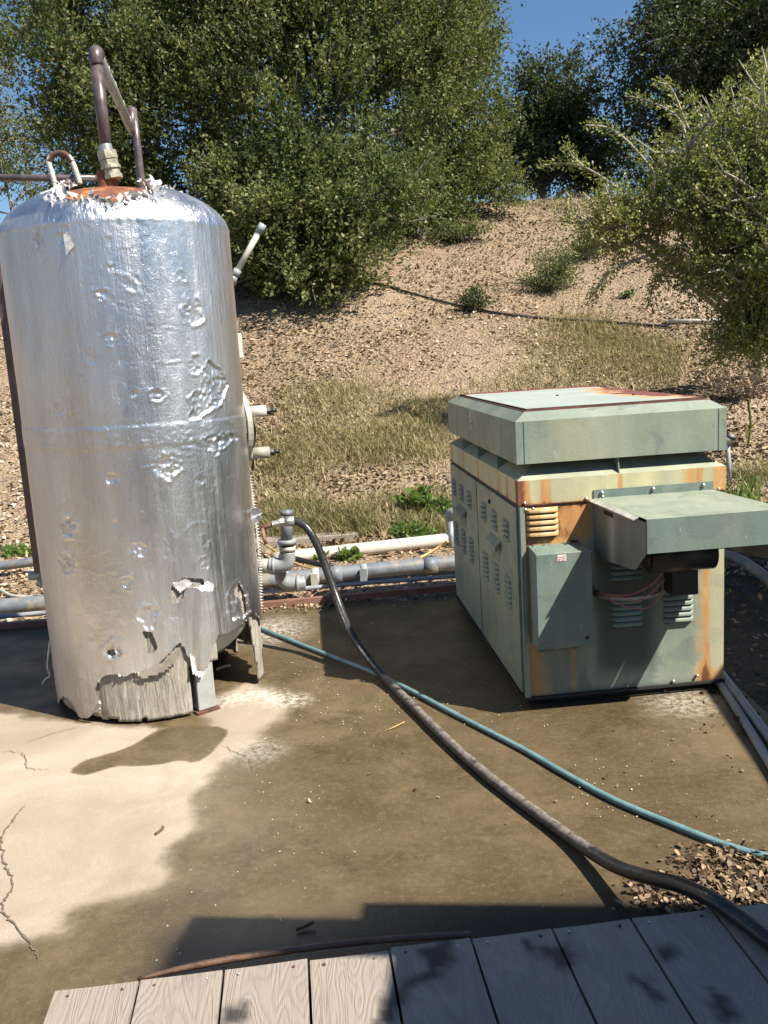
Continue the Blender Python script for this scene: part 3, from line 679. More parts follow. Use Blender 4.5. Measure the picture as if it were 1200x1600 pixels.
def hood_cheek(xb, xf, sgn):
    # vertical side wall hanging below the top, with pointed lower corner
    n = 16; prof = [(0, .70), (.33, .722), (.415, .725), (.45, HZF - HH)]   # distance out, lower z
    V = []; F = []; lime = []
    for i in range(n + 1):
        d_ = .45 * i / n; t = d_ / .45; zl = np.interp(d_, [0, .10, .36, .45], [.735, .712, .722, HZF - HH]); zu = HZ + (HZF - HZ) * t
        x = xb + (xf - xb) * t + sgn * .004
        if .36 < d_ < .45: zl = np.interp(d_, [.36, .45], [.722, HZF - HH])
        for j in range(11):
            V.append((x, -.003 - d_, zl + (zu - .012 - zl) * j / 10)); lime.append(max(0, 1 - abs(d_ - .16) / .05) * .9 + .1)
        if i:
            for j in range(10): F.append(((i - 1) * 11 + j, i * 11 + j, i * 11 + j + 1, (i - 1) * 11 + j + 1))
    V2 = [(v[0] - sgn * .004, v[1], v[2]) for v in V]; b = len(V)
    F += [tuple(k + b for k in f[::-1]) for f in F]
    o = mk('hood_side', V + V2, F, M['hoodside'], ho, attrs={'lime': lime + lime})
    # folded lip with a slot under it
    t1 = .87
    a0 = (xb - sgn * .002, -.004, HZ + .001); a1 = (xb + (xf - xb) * t1 - sgn * .002, -.45 * t1, HZ + (HZF - HZ) * t1)
    m2 = MB(); m2.add([a0, a1, (a1[0] + sgn * .028, a1[1], a1[2] - .012), (a0[0] + sgn * .028, a0[1], a0[2] - .012), (a0[0] + sgn * .028, a0[1], a0[2] - .016), (a1[0] + sgn * .028, a1[1], a1[2] - .016), (a1[0], a1[1], a1[2] - .004), (a0[0], a0[1], a0[2] - .004)],
                      [(0, 3, 2, 1), (3, 4, 5, 2), (4, 7, 6, 5), (0, 1, 6, 7), (1, 2, 5, 6), (0, 7, 4, 3)]); m2.build('hood_lip', M['hoodside'], o, attrs={'lime': [1.0] * 8})
    t0 = .22
    b0 = np.array((xb + (xf - xb) * t0 + sgn * .0055, -.45 * t0, HZ + (HZF - HZ) * t0 - .032)); b1 = np.array((a1[0] + sgn * .004, a1[1], a1[2] - .032))
    m2 = MB(); m2.add([b0, b1, b1 - (0, 0, .028), b0 - (0, 0, .020)], [(0, 1, 2, 3)]); m2.build('hood_slot', M['dark'], o)
hood_cheek(HB0, HF0, -1); hood_cheek(HB1, HF1, 1)
# blower and motor under the hood
mb = MB(); mb.tube([(.53, -.20, .735), (.82, -.20, .735)], .075, 20); mb.tube([(.515, -.20, .735), (.53, -.20, .735)], .05, 16); mb.box((.56, -.26, .76), (.86, -.06, .815)); mb.box((.50, -.20, .80), (.90, -.03, .84))
mot = mb.build('blower_motor', M['black'], enc, True)
mb = MB(); mb.box((.655, -.165, .535), (.775, -.06, .67)); mb.add([(.655, -.165, .535), (.775, -.165, .535), (.775, -.06, .50), (.655, -.06, .535)], [(0, 1, 2, 3)]); mb.build('motor_bracket', M['black'], mot, bevel=.003)
V = []; F = []
for i in range(21):
    a = PI * i / 20; V += [(.50 - .165 * math.cos(a), -.13 * math.sin(a) - .001, .535), (.50 - .165 * math.cos(a), -.13 * math.sin(a) - .001, .520), (.50 - .15 * math.cos(a), -.115 * math.sin(a) - .001, .535)]
    if i: F += [(3 * i - 3, 3 * i - 2, 3 * i + 1, 3 * i), (3 * i - 3, 3 * i, 3 * i + 2, 3 * i - 1)]
mk('curved_drip_tray', V, F, M['hoodside'], enc, attrs={'lime': [.7] * len(V)})
mb = MB(); mb.box((.50 - .03, -.12, .85), (.50 + .03, -.01, .93)); mb.build('motor_mount', M['black'], mot)
mb = MB(); mb.tube([(.338, -.002, .545), (.338, -.05, .545)], .017, 14, False); mb.build('conduit_stub', simple('salmon conduit', (.34, .19, .15), (.46, .30, .25), 20, .5), enc, True)
for k, pts in enumerate(([(.338, -.05, .548), (.39, -.14, .556), (.46, -.17, .562), (.55, -.18, .60), (.60, -.19, .66)], [(.338, -.05, .542), (.38, -.15, .53), (.44, -.18, .505), (.52, -.17, .49), (.58, -.13, .50), (.63, -.14, .56)], [(.338, -.05, .545), (.42, -.16, .548), (.50, -.18, .535), (.62, -.17, .62)])):
    mb = MB(); mb.tube(crom(pts, 6), .0028, 5); mb.build('red_wire', M['sticker_red'], enc, True)

# ---------------------------------------------------------------- insulated tank
TC = np.array([-1.2477, 4.6799]); TR_ = .5498
tank = thing('insulated_tank', 'tall upright tank wrapped in dented and torn silver foil with a rusted top', 'tank', (TC[0], TC[1], 0))
TO = np.array([TC[0], TC[1], 0])
_c2 = -TC / np.linalg.norm(TC); PHI0 = math.atan2(_c2[1], _c2[0])      # direction towards the viewer side
def cyl(px, py, R=TR_):
    d = ray(px, py); ox, oy = -TC[0], -TC[1]
    a = d[0] ** 2 + d[1] ** 2; b = 2 * (ox * d[0] + oy * d[1]); c = ox * ox + oy * oy - R * R
    disc = b * b - 4 * a * c
    if disc < 0: disc = 0
    t = (-b - math.sqrt(disc)) / (2 * a); P = _O + d * t
    return (math.atan2(P[1] - TC[1], P[0] - TC[0]) - PHI0) * TR_, P[2]          # arc length, height
def onc(s, z, R=TR_): 
    a = np.asarray(s) / TR_ + PHI0
    return np.stack([R * np.cos(a), R * np.sin(a), np.asarray(z) + 0 * a], -1)
prof = [(0, .0)]
ZSH = 2.335
dome = [(.5498 * math.cos(u * PI / 2), 2.335 + .25 * math.sin(u * PI / 2)) for u in (0, .04, .09, .15, .22, .3, .38, .47, .56, .65, .74, .82, .89)]
zs_ = np.concatenate([np.linspace(0, ZSH, 330)[:-1]]); 
dl = np.concatenate([[0], np.cumsum([math.hypot(dome[i + 1][0] - dome[i][0], dome[i + 1][1] - dome[i][1]) for i in range(len(dome) - 1)])])
dq = np.linspace(0, dl[-1], 70)
dr = np.interp(dq, dl, [p[0] for p in dome]); dz = np.interp(dq, dl, [p[1] for p in dome])
RR = np.concatenate([np.full(len(zs_), TR_), dr]); ZZ = np.concatenate([zs_, dz]); LL = np.concatenate([zs_, ZSH + dq])
NPH = 520
phi = np.linspace(-PI, PI, NPH + 1)
PHI_, RI = np.meshgrid(phi, np.arange(len(RR)), indexing='ij')
S = PHI_ * TR_; LV = LL[RI]; RV = RR[RI]; ZV = ZZ[RI]
cs, sn = np.cos(PHI_ + PHI0), np.sin(PHI_ + PHI0)
P3 = np.stack([cs * TR_, sn * TR_, LV], -1)
facing = np.abs(PHI_) < 1.75
h_ = .0030 * fbm(P3 * np.array([5, 5, 2.4]), 3, 1) + .0008 * np.abs(fbm(P3 * np.array([16, 16, 10]), 3, 5)) + .0010 * fbm(P3 * np.array([40, 40, 5]), 2, 8)
h_ += .0012 * sstep(.5, .9, np.sin(S * 2 * PI / .075)) * 0
# horizontal tape band and shoulder wrinkles
zb0, zb1 = cyl(200, 700)[1], cyl(200, 668)[1]
slope = (cyl(340, 668)[1] - cyl(60, 678)[1]) / (cyl(340, 668)[0] - cyl(60, 678)[0])
zc = LV - slope * (S - 0) * .4
band = sstep(zb0 - .006, zb0, zc) * sstep(zb1 + .006, zb1, zc)
h_ += band * (.0018 + .0035 * np.abs(fbm(P3 * np.array([22, 22, 60]), 3, 9)))
sh = sstep(2.28, 2.36, LV) * sstep(2.72, 2.45, LV)
h_ += sh * .0055 * np.abs(fbm(P3 * np.array([26, 26, 20]), 4, 12)) + gauss(LV, 2.352, .008) * .002
h_ += sstep(.9, .3, LV) * .0035 * fbm(P3 * np.array([9, 9, 14]), 4, 13)
h_ += (gauss(fbm(P3 * np.array([2.4, 2.4, 1.5]), 3, 40), 0.05, .02) * sstep(.1, .4, fbm(P3 * 3, 2, 71)) + gauss(fbm(P3 * np.array([3.4, 3.4, 7.5]), 3, 44), -.05, .015) * sstep(.0, .35, fbm(P3 * 4, 2, 72))) * .0016
# faint overlap seams
for sx_ in (-.62, -.30, .02, .36): h_ += .0012 * sstep(-.002, .002, S - sx_ - .01 * vnoise(P3 * 3, 3)) 
dents = [(302, 487, 13, 1), (258, 731, 19, 1.2), (176, 747, 10, .9), (160, 461, 9, .8), (107, 822, 13, 1), (105, 880, 13, 1.1), (213, 858, 14, 1), (199, 910, 11, .8), (305, 571, 10, .7), (177, 1018, 13, 1), (235, 330, 6, .5), (60, 375, 8, .8), (312, 749, 7, .6), (181, 818, 5, .5), (94, 640, 9, .5), (172, 530, 10, .6), (245, 618, 11, .6), (210, 615, 6, .5), (98, 372, 9, .8), (320, 845, 8, .4), (205, 440, 14, .3), (283, 432, 7, .4), (175, 420, 4, .6), (230, 1120, 4, .1), (183, 878, 5, .4), (296, 690, 9, .4), (320, 880, 9, .4), (170, 378, 8, .4), (140, 560, 12, .25), (270, 960, 8, .3)]
for px, py, r_, k_ in dents:
    s0, z0_ = cyl(px, py); s1, _ = cyl(px + r_, py); rad = max(.018, abs(s1 - s0)); rad = min(rad, .06)
    ang = np.arctan2(LV - z0_, S - s0); q_ = np.hypot(S - s0, (LV - z0_)); q_ = q_ / (rad * (1 + .30 * vnoise(np.stack([np.cos(ang) * 1.7 + px, np.sin(ang) * 1.7 + py, ang * 0], -1), 3) + .28 * vnoise(np.stack([np.cos(ang) * 4 + px, np.sin(ang) * 4 + py, ang * 0], -1), 4)))
    brk = .25 + .9 * np.clip(vnoise(np.stack([np.cos(ang) * 1.3 + py, np.sin(ang) * 1.3, ang * 0 + px], -1), 8) + .45, 0, 1)
    h_ += k_ * (.0050 * brk * gauss(q_, 1.10, .13) - .0075 * sstep(1.04, .70 , q_) * (.5 + .5 * brk) + .014 * sstep(1.15, .5, q_) * np.abs(fbm(P3 * 55, 3, 6)))
for cr_, a_c in (([(190, 570), (230, 566), (262, 567), (297, 562)], .0022), ([(120, 465), (150, 462), (175, 470), (205, 478)], .002), ([(200, 735), (240, 728), (272, 726)], .0022), ([(215, 390), (180, 420), (160, 450)], .0014), ([(60, 600), (95, 540), (120, 500)], .0012), ([(125, 900), (170, 880), (215, 884)], .002),
                 ([(285, 700), (330, 705), (360, 700)], .002), ([(100, 980), (150, 995), (200, 990), (230, 1000)], .0022), ([(225, 515), (260, 512), (300, 520)], .0018), ([(130, 905), (118, 930), (122, 960)], .0015), ([(50, 300), (100, 330), (140, 335)], .001), ([(330, 740), (350, 790), (345, 850)], .002), ([(255, 790), (290, 800), (330, 795)], .0018), ([(90, 1050), (130, 1060), (155, 1062)], .0025), ([(120, 1070), (125, 1110)], .003), ([(140, 760), (150, 800), (160, 850)], .0012)):
    cp_ = np.array([cyl(x, y) for x, y in cr_]); mk_ = (S > cp_[:, 0].min() - .05) & (S < cp_[:, 0].max() + .05) & (LV > cp_[:, 1].min() - .05) & (LV < cp_[:, 1].max() + .05)
    dd_ = pdist(S[mk_], LV[mk_], [tuple(c) for c in cp_], False) + .012 * fbm(P3[mk_] * 22, 3, 81); h_[mk_] += a_c * .62 * sstep(-.35, .35, fbm(P3[mk_] * 18, 2, 82)) * (gauss(dd_, 0, .0045) - .8 * gauss(dd_, .009, .006))
def reg(poly, jit=.010, fr=28):
    pp = [cyl(x, y) for x, y in poly]
    return sdf(S, LV, pp) + jit * fbm(np.stack([S * fr, LV * fr, S * 0], -1), 3, 17)
crum = np.abs(fbm(P3 * np.array([38, 38, 30]), 3, 22))
def crumple(poly, dep=.009, am=.016, rim=.008):
    d_ = reg(poly, .022, 34); rim = rim * .5; am = am * .8; dep = dep * .7
    global h_
    h_ = h_ + gauss(d_, .004, .006) * rim - sstep(.003, -.006, d_) * dep + sstep(.0, -.012, d_) * am * crum
crumple([(300, 640), (296, 655), (318, 645), (345, 632), (355, 600), (340, 575), (328, 563), (318, 580), (312, 610), (292, 622)], .012, .022, .008)
crumple([(316, 686), (335, 712), (342, 704), (358, 690), (370, 686), (368, 678), (330, 682)], .010, .022, .006)
crumple([(212, 960), (222, 948), (240, 944), (247, 960), (243, 985), (230, 982), (218, 968)], .012, .014, .008)
crumple([(162, 1016), (168, 1010), (188, 1010), (190, 1018), (204, 1018), (186, 1026), (168, 1030)], .010, .02, .005)
crumple([(355, 935), (362, 915), (374, 905), (386, 925), (390, 955), (378, 965), (362, 970)], .012, .016, .008)
crumple([(104, 350), (90, 360), (100, 375), (108, 400), (112, 385), (108, 365)], .004, .012, .004)
# leg bulge under the jacket
legp = [cyl(x, y) for x, y in [(308, 918), (332, 918), (345, 1010), (322, 1050), (306, 1045), (304, 1000)]]
h_ += sstep(.012, -.012, sdf(S, LV, legp)) * .022
# holes
hf_ = np.full(S.shape, 1.0)
for poly, j in (([(222, 985), (238, 988), (246, 1012), (240, 1022), (228, 1018), (226, 1000)], .008),
                ([(262, 925), (270, 912), (288, 902), (316, 903), (322, 912), (306, 916), (290, 918), (286, 934), (272, 945), (266, 940)], .008),
                ([(366, 930), (372, 908), (382, 925), (386, 955), (380, 958), (376, 935)], .005),
                ([(166, 1018), (178, 1014), (184, 1022), (172, 1028)], .006),
                ([(152, 1066), (165, 1055), (182, 1052), (196, 1056), (214, 1050), (232, 1052), (252, 1034), (272, 1012), (280, 1002), (285, 1010), (296, 1030), (303, 1042), (315, 1052), (325, 1075), (328, 1095), (330, 1160), (165, 1160), (158, 1135), (158, 1100), (150, 1080)], .010),
                ([(314, 1052), (324, 1030), (330, 1008), (337, 990), (356, 990), (354, 1160), (312, 1160)], .005),
                ([(88, 1102), (100, 1088), (112, 1096), (122, 1120), (140, 1128), (150, 1118), (160, 1125), (165, 1160), (60, 1160)], .012)):
    hf_ = np.minimum(hf_, reg(poly, j))
# lower right part is cut away, up to the hanging flap on the far right
s_leg = cyl(343, 1010)[0]; s_flap = TR_ * math.radians(79)
zcut = np.interp(S, [cyl(x, y)[0] for x, y in ((340, 1000), (352, 990), (365, 982), (380, 972), (393, 958))] + [s_flap + .001], [cyl(x, y)[1] for x, y in ((340, 1002), (352, 990), (365, 982), (380, 972), (393, 956))] + [.30])
cutf = np.where((S > cyl(341, 1000)[0]) & (S < s_flap), LV - zcut - .008 * fbm(np.stack([S * 40, LV * 0, S * 0], -1), 3, 5), 1.0)
flapz = .33 + .03 * vnoise(np.stack([S * 20, S * 0, S * 0], -1), 2)
hf_ = np.minimum(hf_, cutf); hf_ = np.minimum(hf_, np.where(S >= s_flap, LV - flapz, 1.0))
hf_ = np.minimum(hf_, LV - (.035 + .03 * vnoise(np.stack([S * 14, S * 0, S * 0], -1), 6)))
# rust opening on top (in plan)
XY = np.stack([cs * RV, sn * RV], -1)
ang = PHI_
top_r = .26 + .235 * sstep(math.radians(48), math.radians(22), np.abs(PHI_ + .05)) + .035 * vnoise(np.stack([np.cos(ang) * 2.2, np.sin(ang) * 2.2, ang * 0], -1), 11) + .03 * vnoise(np.stack([np.cos(ang) * 9, np.sin(ang) * 9, ang * 0], -1), 13)
topd = RV - top_r
hf_ = np.minimum(hf_, np.where(ZV > 2.39, topd + .012 * fbm(P3 * 30, 2, 66), 1.0)); hole = hf_ < 0
h_ += (ZV > 2.39) * gauss(topd, .015, .02) * (.004 + .014 * crum)
h_ = np.where(facing | (PHI_ > 0), h_, h_ * .5)
nz_ = np.zeros(len(RR)); nz_[len(zs_):] = np.clip((dz - ZSH) / .27, 0, 1)
nzz = nz_[RI]; nr = np.sqrt(1 - np.clip(nzz, 0, .98) ** 2)
gA, gL = np.gradient(hf_); cA = phi[1] - phi[0]; dLr = np.gradient(LL)[None, :]
gS = gA / (cA * TR_); gV = gL / dLr; gm = gS ** 2 + gV ** 2 + 1e-9
near_ = (hf_ < 0) & (hf_ > -.02) & (gm > .05) & (LV < 2.33)
mS = np.where(near_, np.clip(-hf_ * gS / gm, -.0085, .0085), 0); mL = np.where(near_, np.clip(-hf_ * gV / gm, -.0085, .0085), 0)
cs, sn = np.cos(PHI_ + PHI0 + mS / TR_), np.sin(PHI_ + PHI0 + mS / TR_); ZV = ZV + mL
JP = np.stack([cs * (RV + h_ * nr), sn * (RV + h_ * nr), ZV + h_ * nzz], -1)
F = grid(NPH + 1, len(RR))
hf = hole.ravel()[F].sum(1) > 3.5
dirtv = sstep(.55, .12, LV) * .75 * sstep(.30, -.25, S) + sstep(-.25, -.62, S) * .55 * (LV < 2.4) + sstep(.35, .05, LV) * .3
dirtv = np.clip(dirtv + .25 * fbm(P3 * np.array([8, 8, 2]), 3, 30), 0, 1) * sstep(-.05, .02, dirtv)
jk = mk('foil_jacket', JP, F[~hf], M['foil'], tank, True, {'dirt': dirtv})
# torn edge strips curling outwards along each hole border
ed = {}
Fh = F[hf]; Fk = F[~hf]
vh = np.zeros(JP.shape[0] * JP.shape[1], bool); vh[Fh.ravel()] = True
vk = np.zeros_like(vh); vk[Fk.ravel()] = True; bd = np.where(vh & vk)[0]
JPf = JP.reshape(-1, 3); Sf = S.ravel(); LVf = LV.ravel()
flV = []; flF = []
rim_keep = bd[(np.abs(Sf[bd]) < 1.0) & (LVf[bd] > .06)]
for i in rim_keep[rng.random(len(rim_keep)) < np.where(JPf[rim_keep][:, 2] > 2.36, .6, .10)]:
    p = JPf[i]; rad = np.array([p[0], p[1], 0]); rad /= np.linalg.norm(rad) + 1e-9
    if p[2] > 2.36: nrm_ = rad * .55 + np.array([0, 0, .8]); tv = np.array([-rad[1], rad[0], 0]); dn = np.cross(tv, nrm_); rad = nrm_ * .22 + tv * rng.normal(0, .8) + dn * rng.normal(0, .8)
    tg = np.array([-rad[1], rad[0], 0]) * rng.normal(0, 1) + np.array([0, 0, 1]) * rng.normal(0, 1); tg /= np.linalg.norm(tg) + 1e-9
    big_ = 2.6 if p[2] > 2.36 else 1
    L1 = rng.uniform(.002, .010) * big_; b = len(flV)
    o2 = np.cross(rad, tg)
    if big_ > 2: p = p + tv * rng.normal(0, .02) + nrm_ * .004 + dn * rng.normal(0, .02)
    flV += [p - tg * L1, p + tg * L1, p + tg * L1 * .7 + rad * L1 * .9 + o2 * L1 * .8, p - tg * L1 * .6 + rad * L1 * 1.1 + o2 * L1 * .4]
    flF.append((b, b + 1, b + 2, b + 3))
mk('torn_foil_edge', flV, flF, M['paper'], tank, True, kind='stuff')
# larger peeled flaps, bent sheets
def flap(poly, lift, mat='foil', name='foil_flap', bend=1.0, hinge=0):
    pts_ = [cyl(x, y) for x, y in poly]; c_ = np.mean(pts_, 0); V = []; F = []
    h0 = np.array(pts_[hinge]); 
    ss = [p[0] for p in pts_]; zz = [p[1] for p in pts_]
    ns = 14; g1, g2 = np.meshgrid(np.linspace(min(ss), max(ss), ns), np.linspace(min(zz), max(zz), ns), indexing='ij')
    ins = sdf(g1, g2, pts_) < .004
    dd = np.hypot(g1 - h0[0], g2 - h0[1]); dd = dd / dd.max()
    rr_ = TR_ + .004 + lift * dd ** 1.5 + .006 * fbm(np.stack([g1 * 30, g2 * 30, g1 * 0], -1), 2, 7)
    a = g1 / TR_ + PHI0
    V = np.stack([rr_ * np.cos(a), rr_ * np.sin(a), g2], -1)
    F = grid(ns, ns); keep = ins.ravel()[F].all(1)
    if keep.any(): mk(name, V, F[keep], M[mat], tank, True, {'dirt': np.zeros(g1.size)})
flap([(215, 1050), (250, 1034), (278, 1005), (281, 1022), (262, 1046), (240, 1056), (218, 1060)], .03)
flap([(296, 1022), (315, 1030), (322, 1042), (312, 1058), (300, 1052)], .03, 'paper')
flap([(268, 912), (290, 903), (300, 910), (280, 925)], .02, 'paper')
flap([(318, 905), (332, 912), (330, 930), (320, 925)], .02, 'paper')
flap([(100, 365), (108, 400), (118, 385), (110, 362)], .025, 'paper')
# insulation layer under the jacket
ni, nzI = 260, 150
ph2 = np.linspace(-PI, PI, ni); z2 = np.linspace(.0, 2.33, nzI)
A2, Z2 = np.meshgrid(ph2, z2, indexing='ij'); S2 = A2 * TR_
R2 = TR_ - .013 + .007 * fbm(np.stack([S2 * 50, Z2 * 5, S2 * 0], -1), 3, 50) + .006 * fbm(np.stack([S2 * 8, Z2 * 6, S2 * 0], -1), 3, 51)
zbot = .012 + .012 * vnoise(np.stack([S2 * 18, S2 * 0, S2 * 0], -1), 9)
R2 = np.where(Z2 < .10, R2 - .02 * (1 - Z2 / .10) ** 2 * (S2 < -.3), R2)
zcut2 = np.interp(S2, [cyl(x, y)[0] for x, y in ((337.5, 1000), (341, 1002), (352, 992), (365, 984), (380, 974), (393, 960))] + [s_flap + .001], [-1] + [cyl(x, y)[1] for x, y in ((341, 1002), (352, 992), (365, 984), (380, 974), (393, 958))] + [-1])
keepv = (Z2 > zbot) & ~((S2 > cyl(338, 1040)[0]) & (S2 < s_flap) & (Z2 < zcut2))
keepv &= ~((S2 > cyl(300, 1050)[0]) & (S2 <= cyl(345, 1040)[0]) & (Z2 < cyl(305, 1042)[1]))
keepv &= ~((S2 >= s_flap) & (Z2 < .09 + .03 * vnoise(np.stack([S2 * 20, S2 * 0, S2 * 0], -1), 2)) & (S2 < 1.2))
F2 = grid(ni, nzI); k2 = keepv.ravel()[F2].all(1); F2 = F2[k2]
PO = np.stack([R2 * np.cos(A2 + PHI0), R2 * np.sin(A2 + PHI0), Z2], -1); PI_ = np.stack([(R2 - .012) * np.cos(A2 + PHI0), (R2 - .012) * np.sin(A2 + PHI0), Z2], -1)
n_ = ni * nzI
e_all = np.concatenate([F2[:, [0, 1]], F2[:, [1, 2]], F2[:, [2, 3]], F2[:, [3, 0]]]); es_ = np.sort(e_all, 1)
_, idx, cnt = np.unique(es_, axis=0, return_index=True, return_counts=True); be = e_all[idx[cnt == 1]]
rimF = np.stack([be[:, 1], be[:, 0], be[:, 0] + n_, be[:, 1] + n_], -1)
mk('insulation', np.concatenate([PO.reshape(-1, 3), PI_.reshape(-1, 3)]), np.concatenate([F2, F2[:, ::-1] + n_, rimF]), M['insul'], tank, False)
# steel shell with dished bottom and rusted crown
def lathe(name, prof, mat, parent, n=64, loc=(0, 0, 0), smooth=True, **k):
    V = [(r * math.cos(2 * PI * i / n) + loc[0], r * math.sin(2 * PI * i / n) + loc[1], z + loc[2]) for r, z in prof for i in range(n)]
    F = [(a * n + i, a * n + (i + 1) % n, (a + 1) * n + (i + 1) % n, (a + 1) * n + i) for a in range(len(prof) - 1) for i in range(n)]
    return mk(name, V, F, mat, parent, smooth, **k)
Rs = .518
lathe('steel_shell', [(.002, .13), (.15, .138), (.30, .175), (.40, .232), (.465, .293), (.503, .355), (Rs, .43), (Rs, 1.4), (Rs, 2.30)], M['shell'], tank)
lathe('rusted_crown', [(p[0] - .012, p[1] - .014) for p in dome] + [(.05, 2.568), (.001, 2.568)], M['rust'], tank)
# legs
def leg(sa, name='leg'):
    a = PHI0 + sa / TR_; er = Vector((math.cos(a), math.sin(a), 0)); et = Vector((-er.y, er.x, 0))
    Mx = Matrix(((et.x, er.x, 0, 0), (et.y, er.y, 0, 0), (0, 0, 1, 0), (0, 0, 0, 1)))
    mb = MB(); mb.box((-.048, .455, .014), (.048, .535, .70), Mx); o = mb.build(name, M['legpaint'], tank, bevel=.006, seg=2)
    mb = MB(); mb.box((-.062, .442, .0), (.062, .548, .013), Mx); mb.build('foot_plate', M['rust_dark'], o, bevel=.002)
sl0 = cyl(324, 1090, .54)[0]
leg(sl0); leg(sl0 + TR_ * PI * 2 / 3); leg(sl0 - TR_ * PI * 2 / 3)
# drain pipe under the dish
P = crom([gnd(338, 1046, .05), gnd(348, 1042, .06), gnd(360, 1039, .07)], 4); V, F = tube_vf(P, .008, 8); mk('drain_tube', V, F, M['pvc'], tank, True, origin=TO)
# lifting lug, left of the crown
lx = [at(x, y, 4.60) for x, y in ((86, 288), (80, 268), (76, 252), (82, 243), (93, 239), (104, 242), (113, 254), (120, 272), (125, 288))]
V, F = tube_vf(crom(lx, 5), .0135, 12); mk('lifting_lug', V, F, M['whitepaint'], tank, True, origin=TO)
V, F = tube_vf(crom(lx[2:7], 5), .0139, 12); mk('rusted_lug_top', V, F, M['rust_dark'], bpy.data.objects['lifting_lug'], True, origin=TO)
# top outlet: rusty neck, union, brown riser, elbow, galvanised run, brown drop
p0 = at(168, 285, 4.66); p1 = at(163, 258, 4.66)
lathe('rusty_nozzle', [(.062, 2.54), (.052, 2.57), (.046, 2.62), (.046, 2.655), (.043, 2.66), (.001, 2.66)], M['rust'], tank, 24, (p0[0] - TC[0], p0[1] - TC[1], 0))
a_, b_ = at(178, 280, 4.64), at(166, 236, 4.64); ax_ = b_ - a_
def seg(t0, t1): return [a_ + ax_ * t0, a_ + ax_ * t1]
for nm, t0, t1, r, n_s, mt in (('union_nut', .0, .14, .046, 8, 'brass'), ('union_body', .14, .34, .040, 20, 'brass'), ('union_ring', .34, .46, .048, 20, 'brass'), ('union_nut', .46, .68, .043, 8, 'brass'), ('union_ring', .68, .98, .047, 8, 'brass'), ('union_collar', .98, 1.2, .034, 16, 'galv')):
    V, F = tube_vf(seg(t0, t1), r, n_s); o = mk(nm, V, F, M[mt], tank, False, origin=TO)
ris0, ris1 = b_, at(151, 101, 4.64)
V, F = tube_vf([ris0, ris1], .0285, 20); mk('brown_riser_pipe', V, F, M['brownpipe'], tank, True, origin=TO)
zt_ = at(150, 86, 4.64)
Yb = 4.64 + (1.55); far = at(206, 205, 5.75)
el0 = np.array([ris1[0], ris1[1], ris1[2]]); dirh = np.array([far[0] - ris1[0], far[1] - ris1[1], 0]); dirh /= np.linalg.norm(dirh)
el = crom([el0, el0 + np.array([0, 0, .04]), el0 + np.array([0, 0, .065]) + dirh * .03, el0 + np.array([0, 0, .072]) + dirh * .08], 4)
V, F = tube_vf(el, .0325, 18); mk('pipe_elbow', V, F, M['brownpipe'], tank, True, origin=TO)
run0 = el0 + np.array([0, 0, .072]) + dirh * .07
V, F = tube_vf([run0, far], .0245, 18); mk('galvanised_run', V, F, M['galv'], tank, True, origin=TO)
for t in (.18, .36, .6, .82):
    q_ = run0 + (far - run0) * t; dd = (far - run0) / np.linalg.norm(far - run0); V, F = tube_vf([q_ - dd * .006, q_ + dd * .006], .0275, 14); mk('pipe_clamp', V, F, M['galv'], bpy.data.objects['galvanised_run'], True, origin=TO)
dr0 = far + np.array([0, 0, .0]); drop = [far - dirh * .05, far + dirh * .0 + np.array([0, 0, -.0]), np.array([far[0] + .02, far[1] + .02, far[2] - .10]), np.array([far[0] + .02, far[1] + .02, 0.05])]
V, F = tube_vf(crom(drop, 4), .023, 16); mk('brown_drop_pipe', V, F, M['brownpipe'], tank, True, origin=TO)
# manway plate with two plugged stubs on the right flank
am = math.radians(101); er = np.array([math.cos(PHI0 + am), math.sin(PHI0 + am), 0]); et = np.array([-er[1], er[0], 0])
zc_ = at(385, 668, 4.75)[2]
def disc(r0, r1, d0, d1, zc2, n=36, off=0):
    V = []; 
    for dd_, r in ((d0, r0), (d1, r1)):
        for i in range(n):
            a = 2 * PI * i / n; V.append(er * dd_ + et * (math.cos(a) * r + off) + np.array([0, 0, zc2 + math.sin(a) * r]))
    F = [(i, (i + 1) % n, n + (i + 1) % n, n + i) for i in range(n)] + [tuple(range(n, 2 * n)), tuple(range(n))[::-1]]
    return V, F
V, F = disc(.195, .195, .535, .562, zc_); man = mk('manway_plate', V, F, M['cream'], tank, False)
V, F = disc(.15, .11, .566, .590, zc_); mk('manway_boss', V, F, M['whitepaint'], man, True)
for py, mt in ((646, 'whitepaint'), (713, 'cream')):
    zc2 = at(395, py, 4.72)[2]
    c0 = er * .56 + et * -.07 + np.array([0, 0, zc2])
    n1_ = er * 1.0 + np.array([.15, -.15, 0])
    n1_ /= np.linalg.norm(n1_)
    for nm, d0, d1, r, ns, mtt in (('stub_weld', .0, .02, .038, 18, mt), ('stub_coupling', .02, .115, .031, 18, mt), ('plug', .112, .14, .022, 6, 'black'), ('plug_end', .14, .172, .012, 10, 'black')):
        V, F = tube_vf([c0 + n1_ * d0, c0 + n1_ * d1], r, ns); mk(nm, V, F, M[mtt], man, ns > 8)
# loose cable hanging from the plate
V, F = tube_vf(crom([TO + er * .58 + np.array([0, 0, zc_ + .17]), TO + er * .60 + np.array([0, 0, zc_ + .08]), TO + er * .625 + np.array([0.01, -.02, zc_ - .02]), TO + er * .62 + np.array([0, -.03, zc_ - .14]), TO + er * .60 + np.array([0, 0, zc_ - .25])], 6), .006, 6)
mk('loose_cable', V, F, M['black'], tank, True, origin=TO)
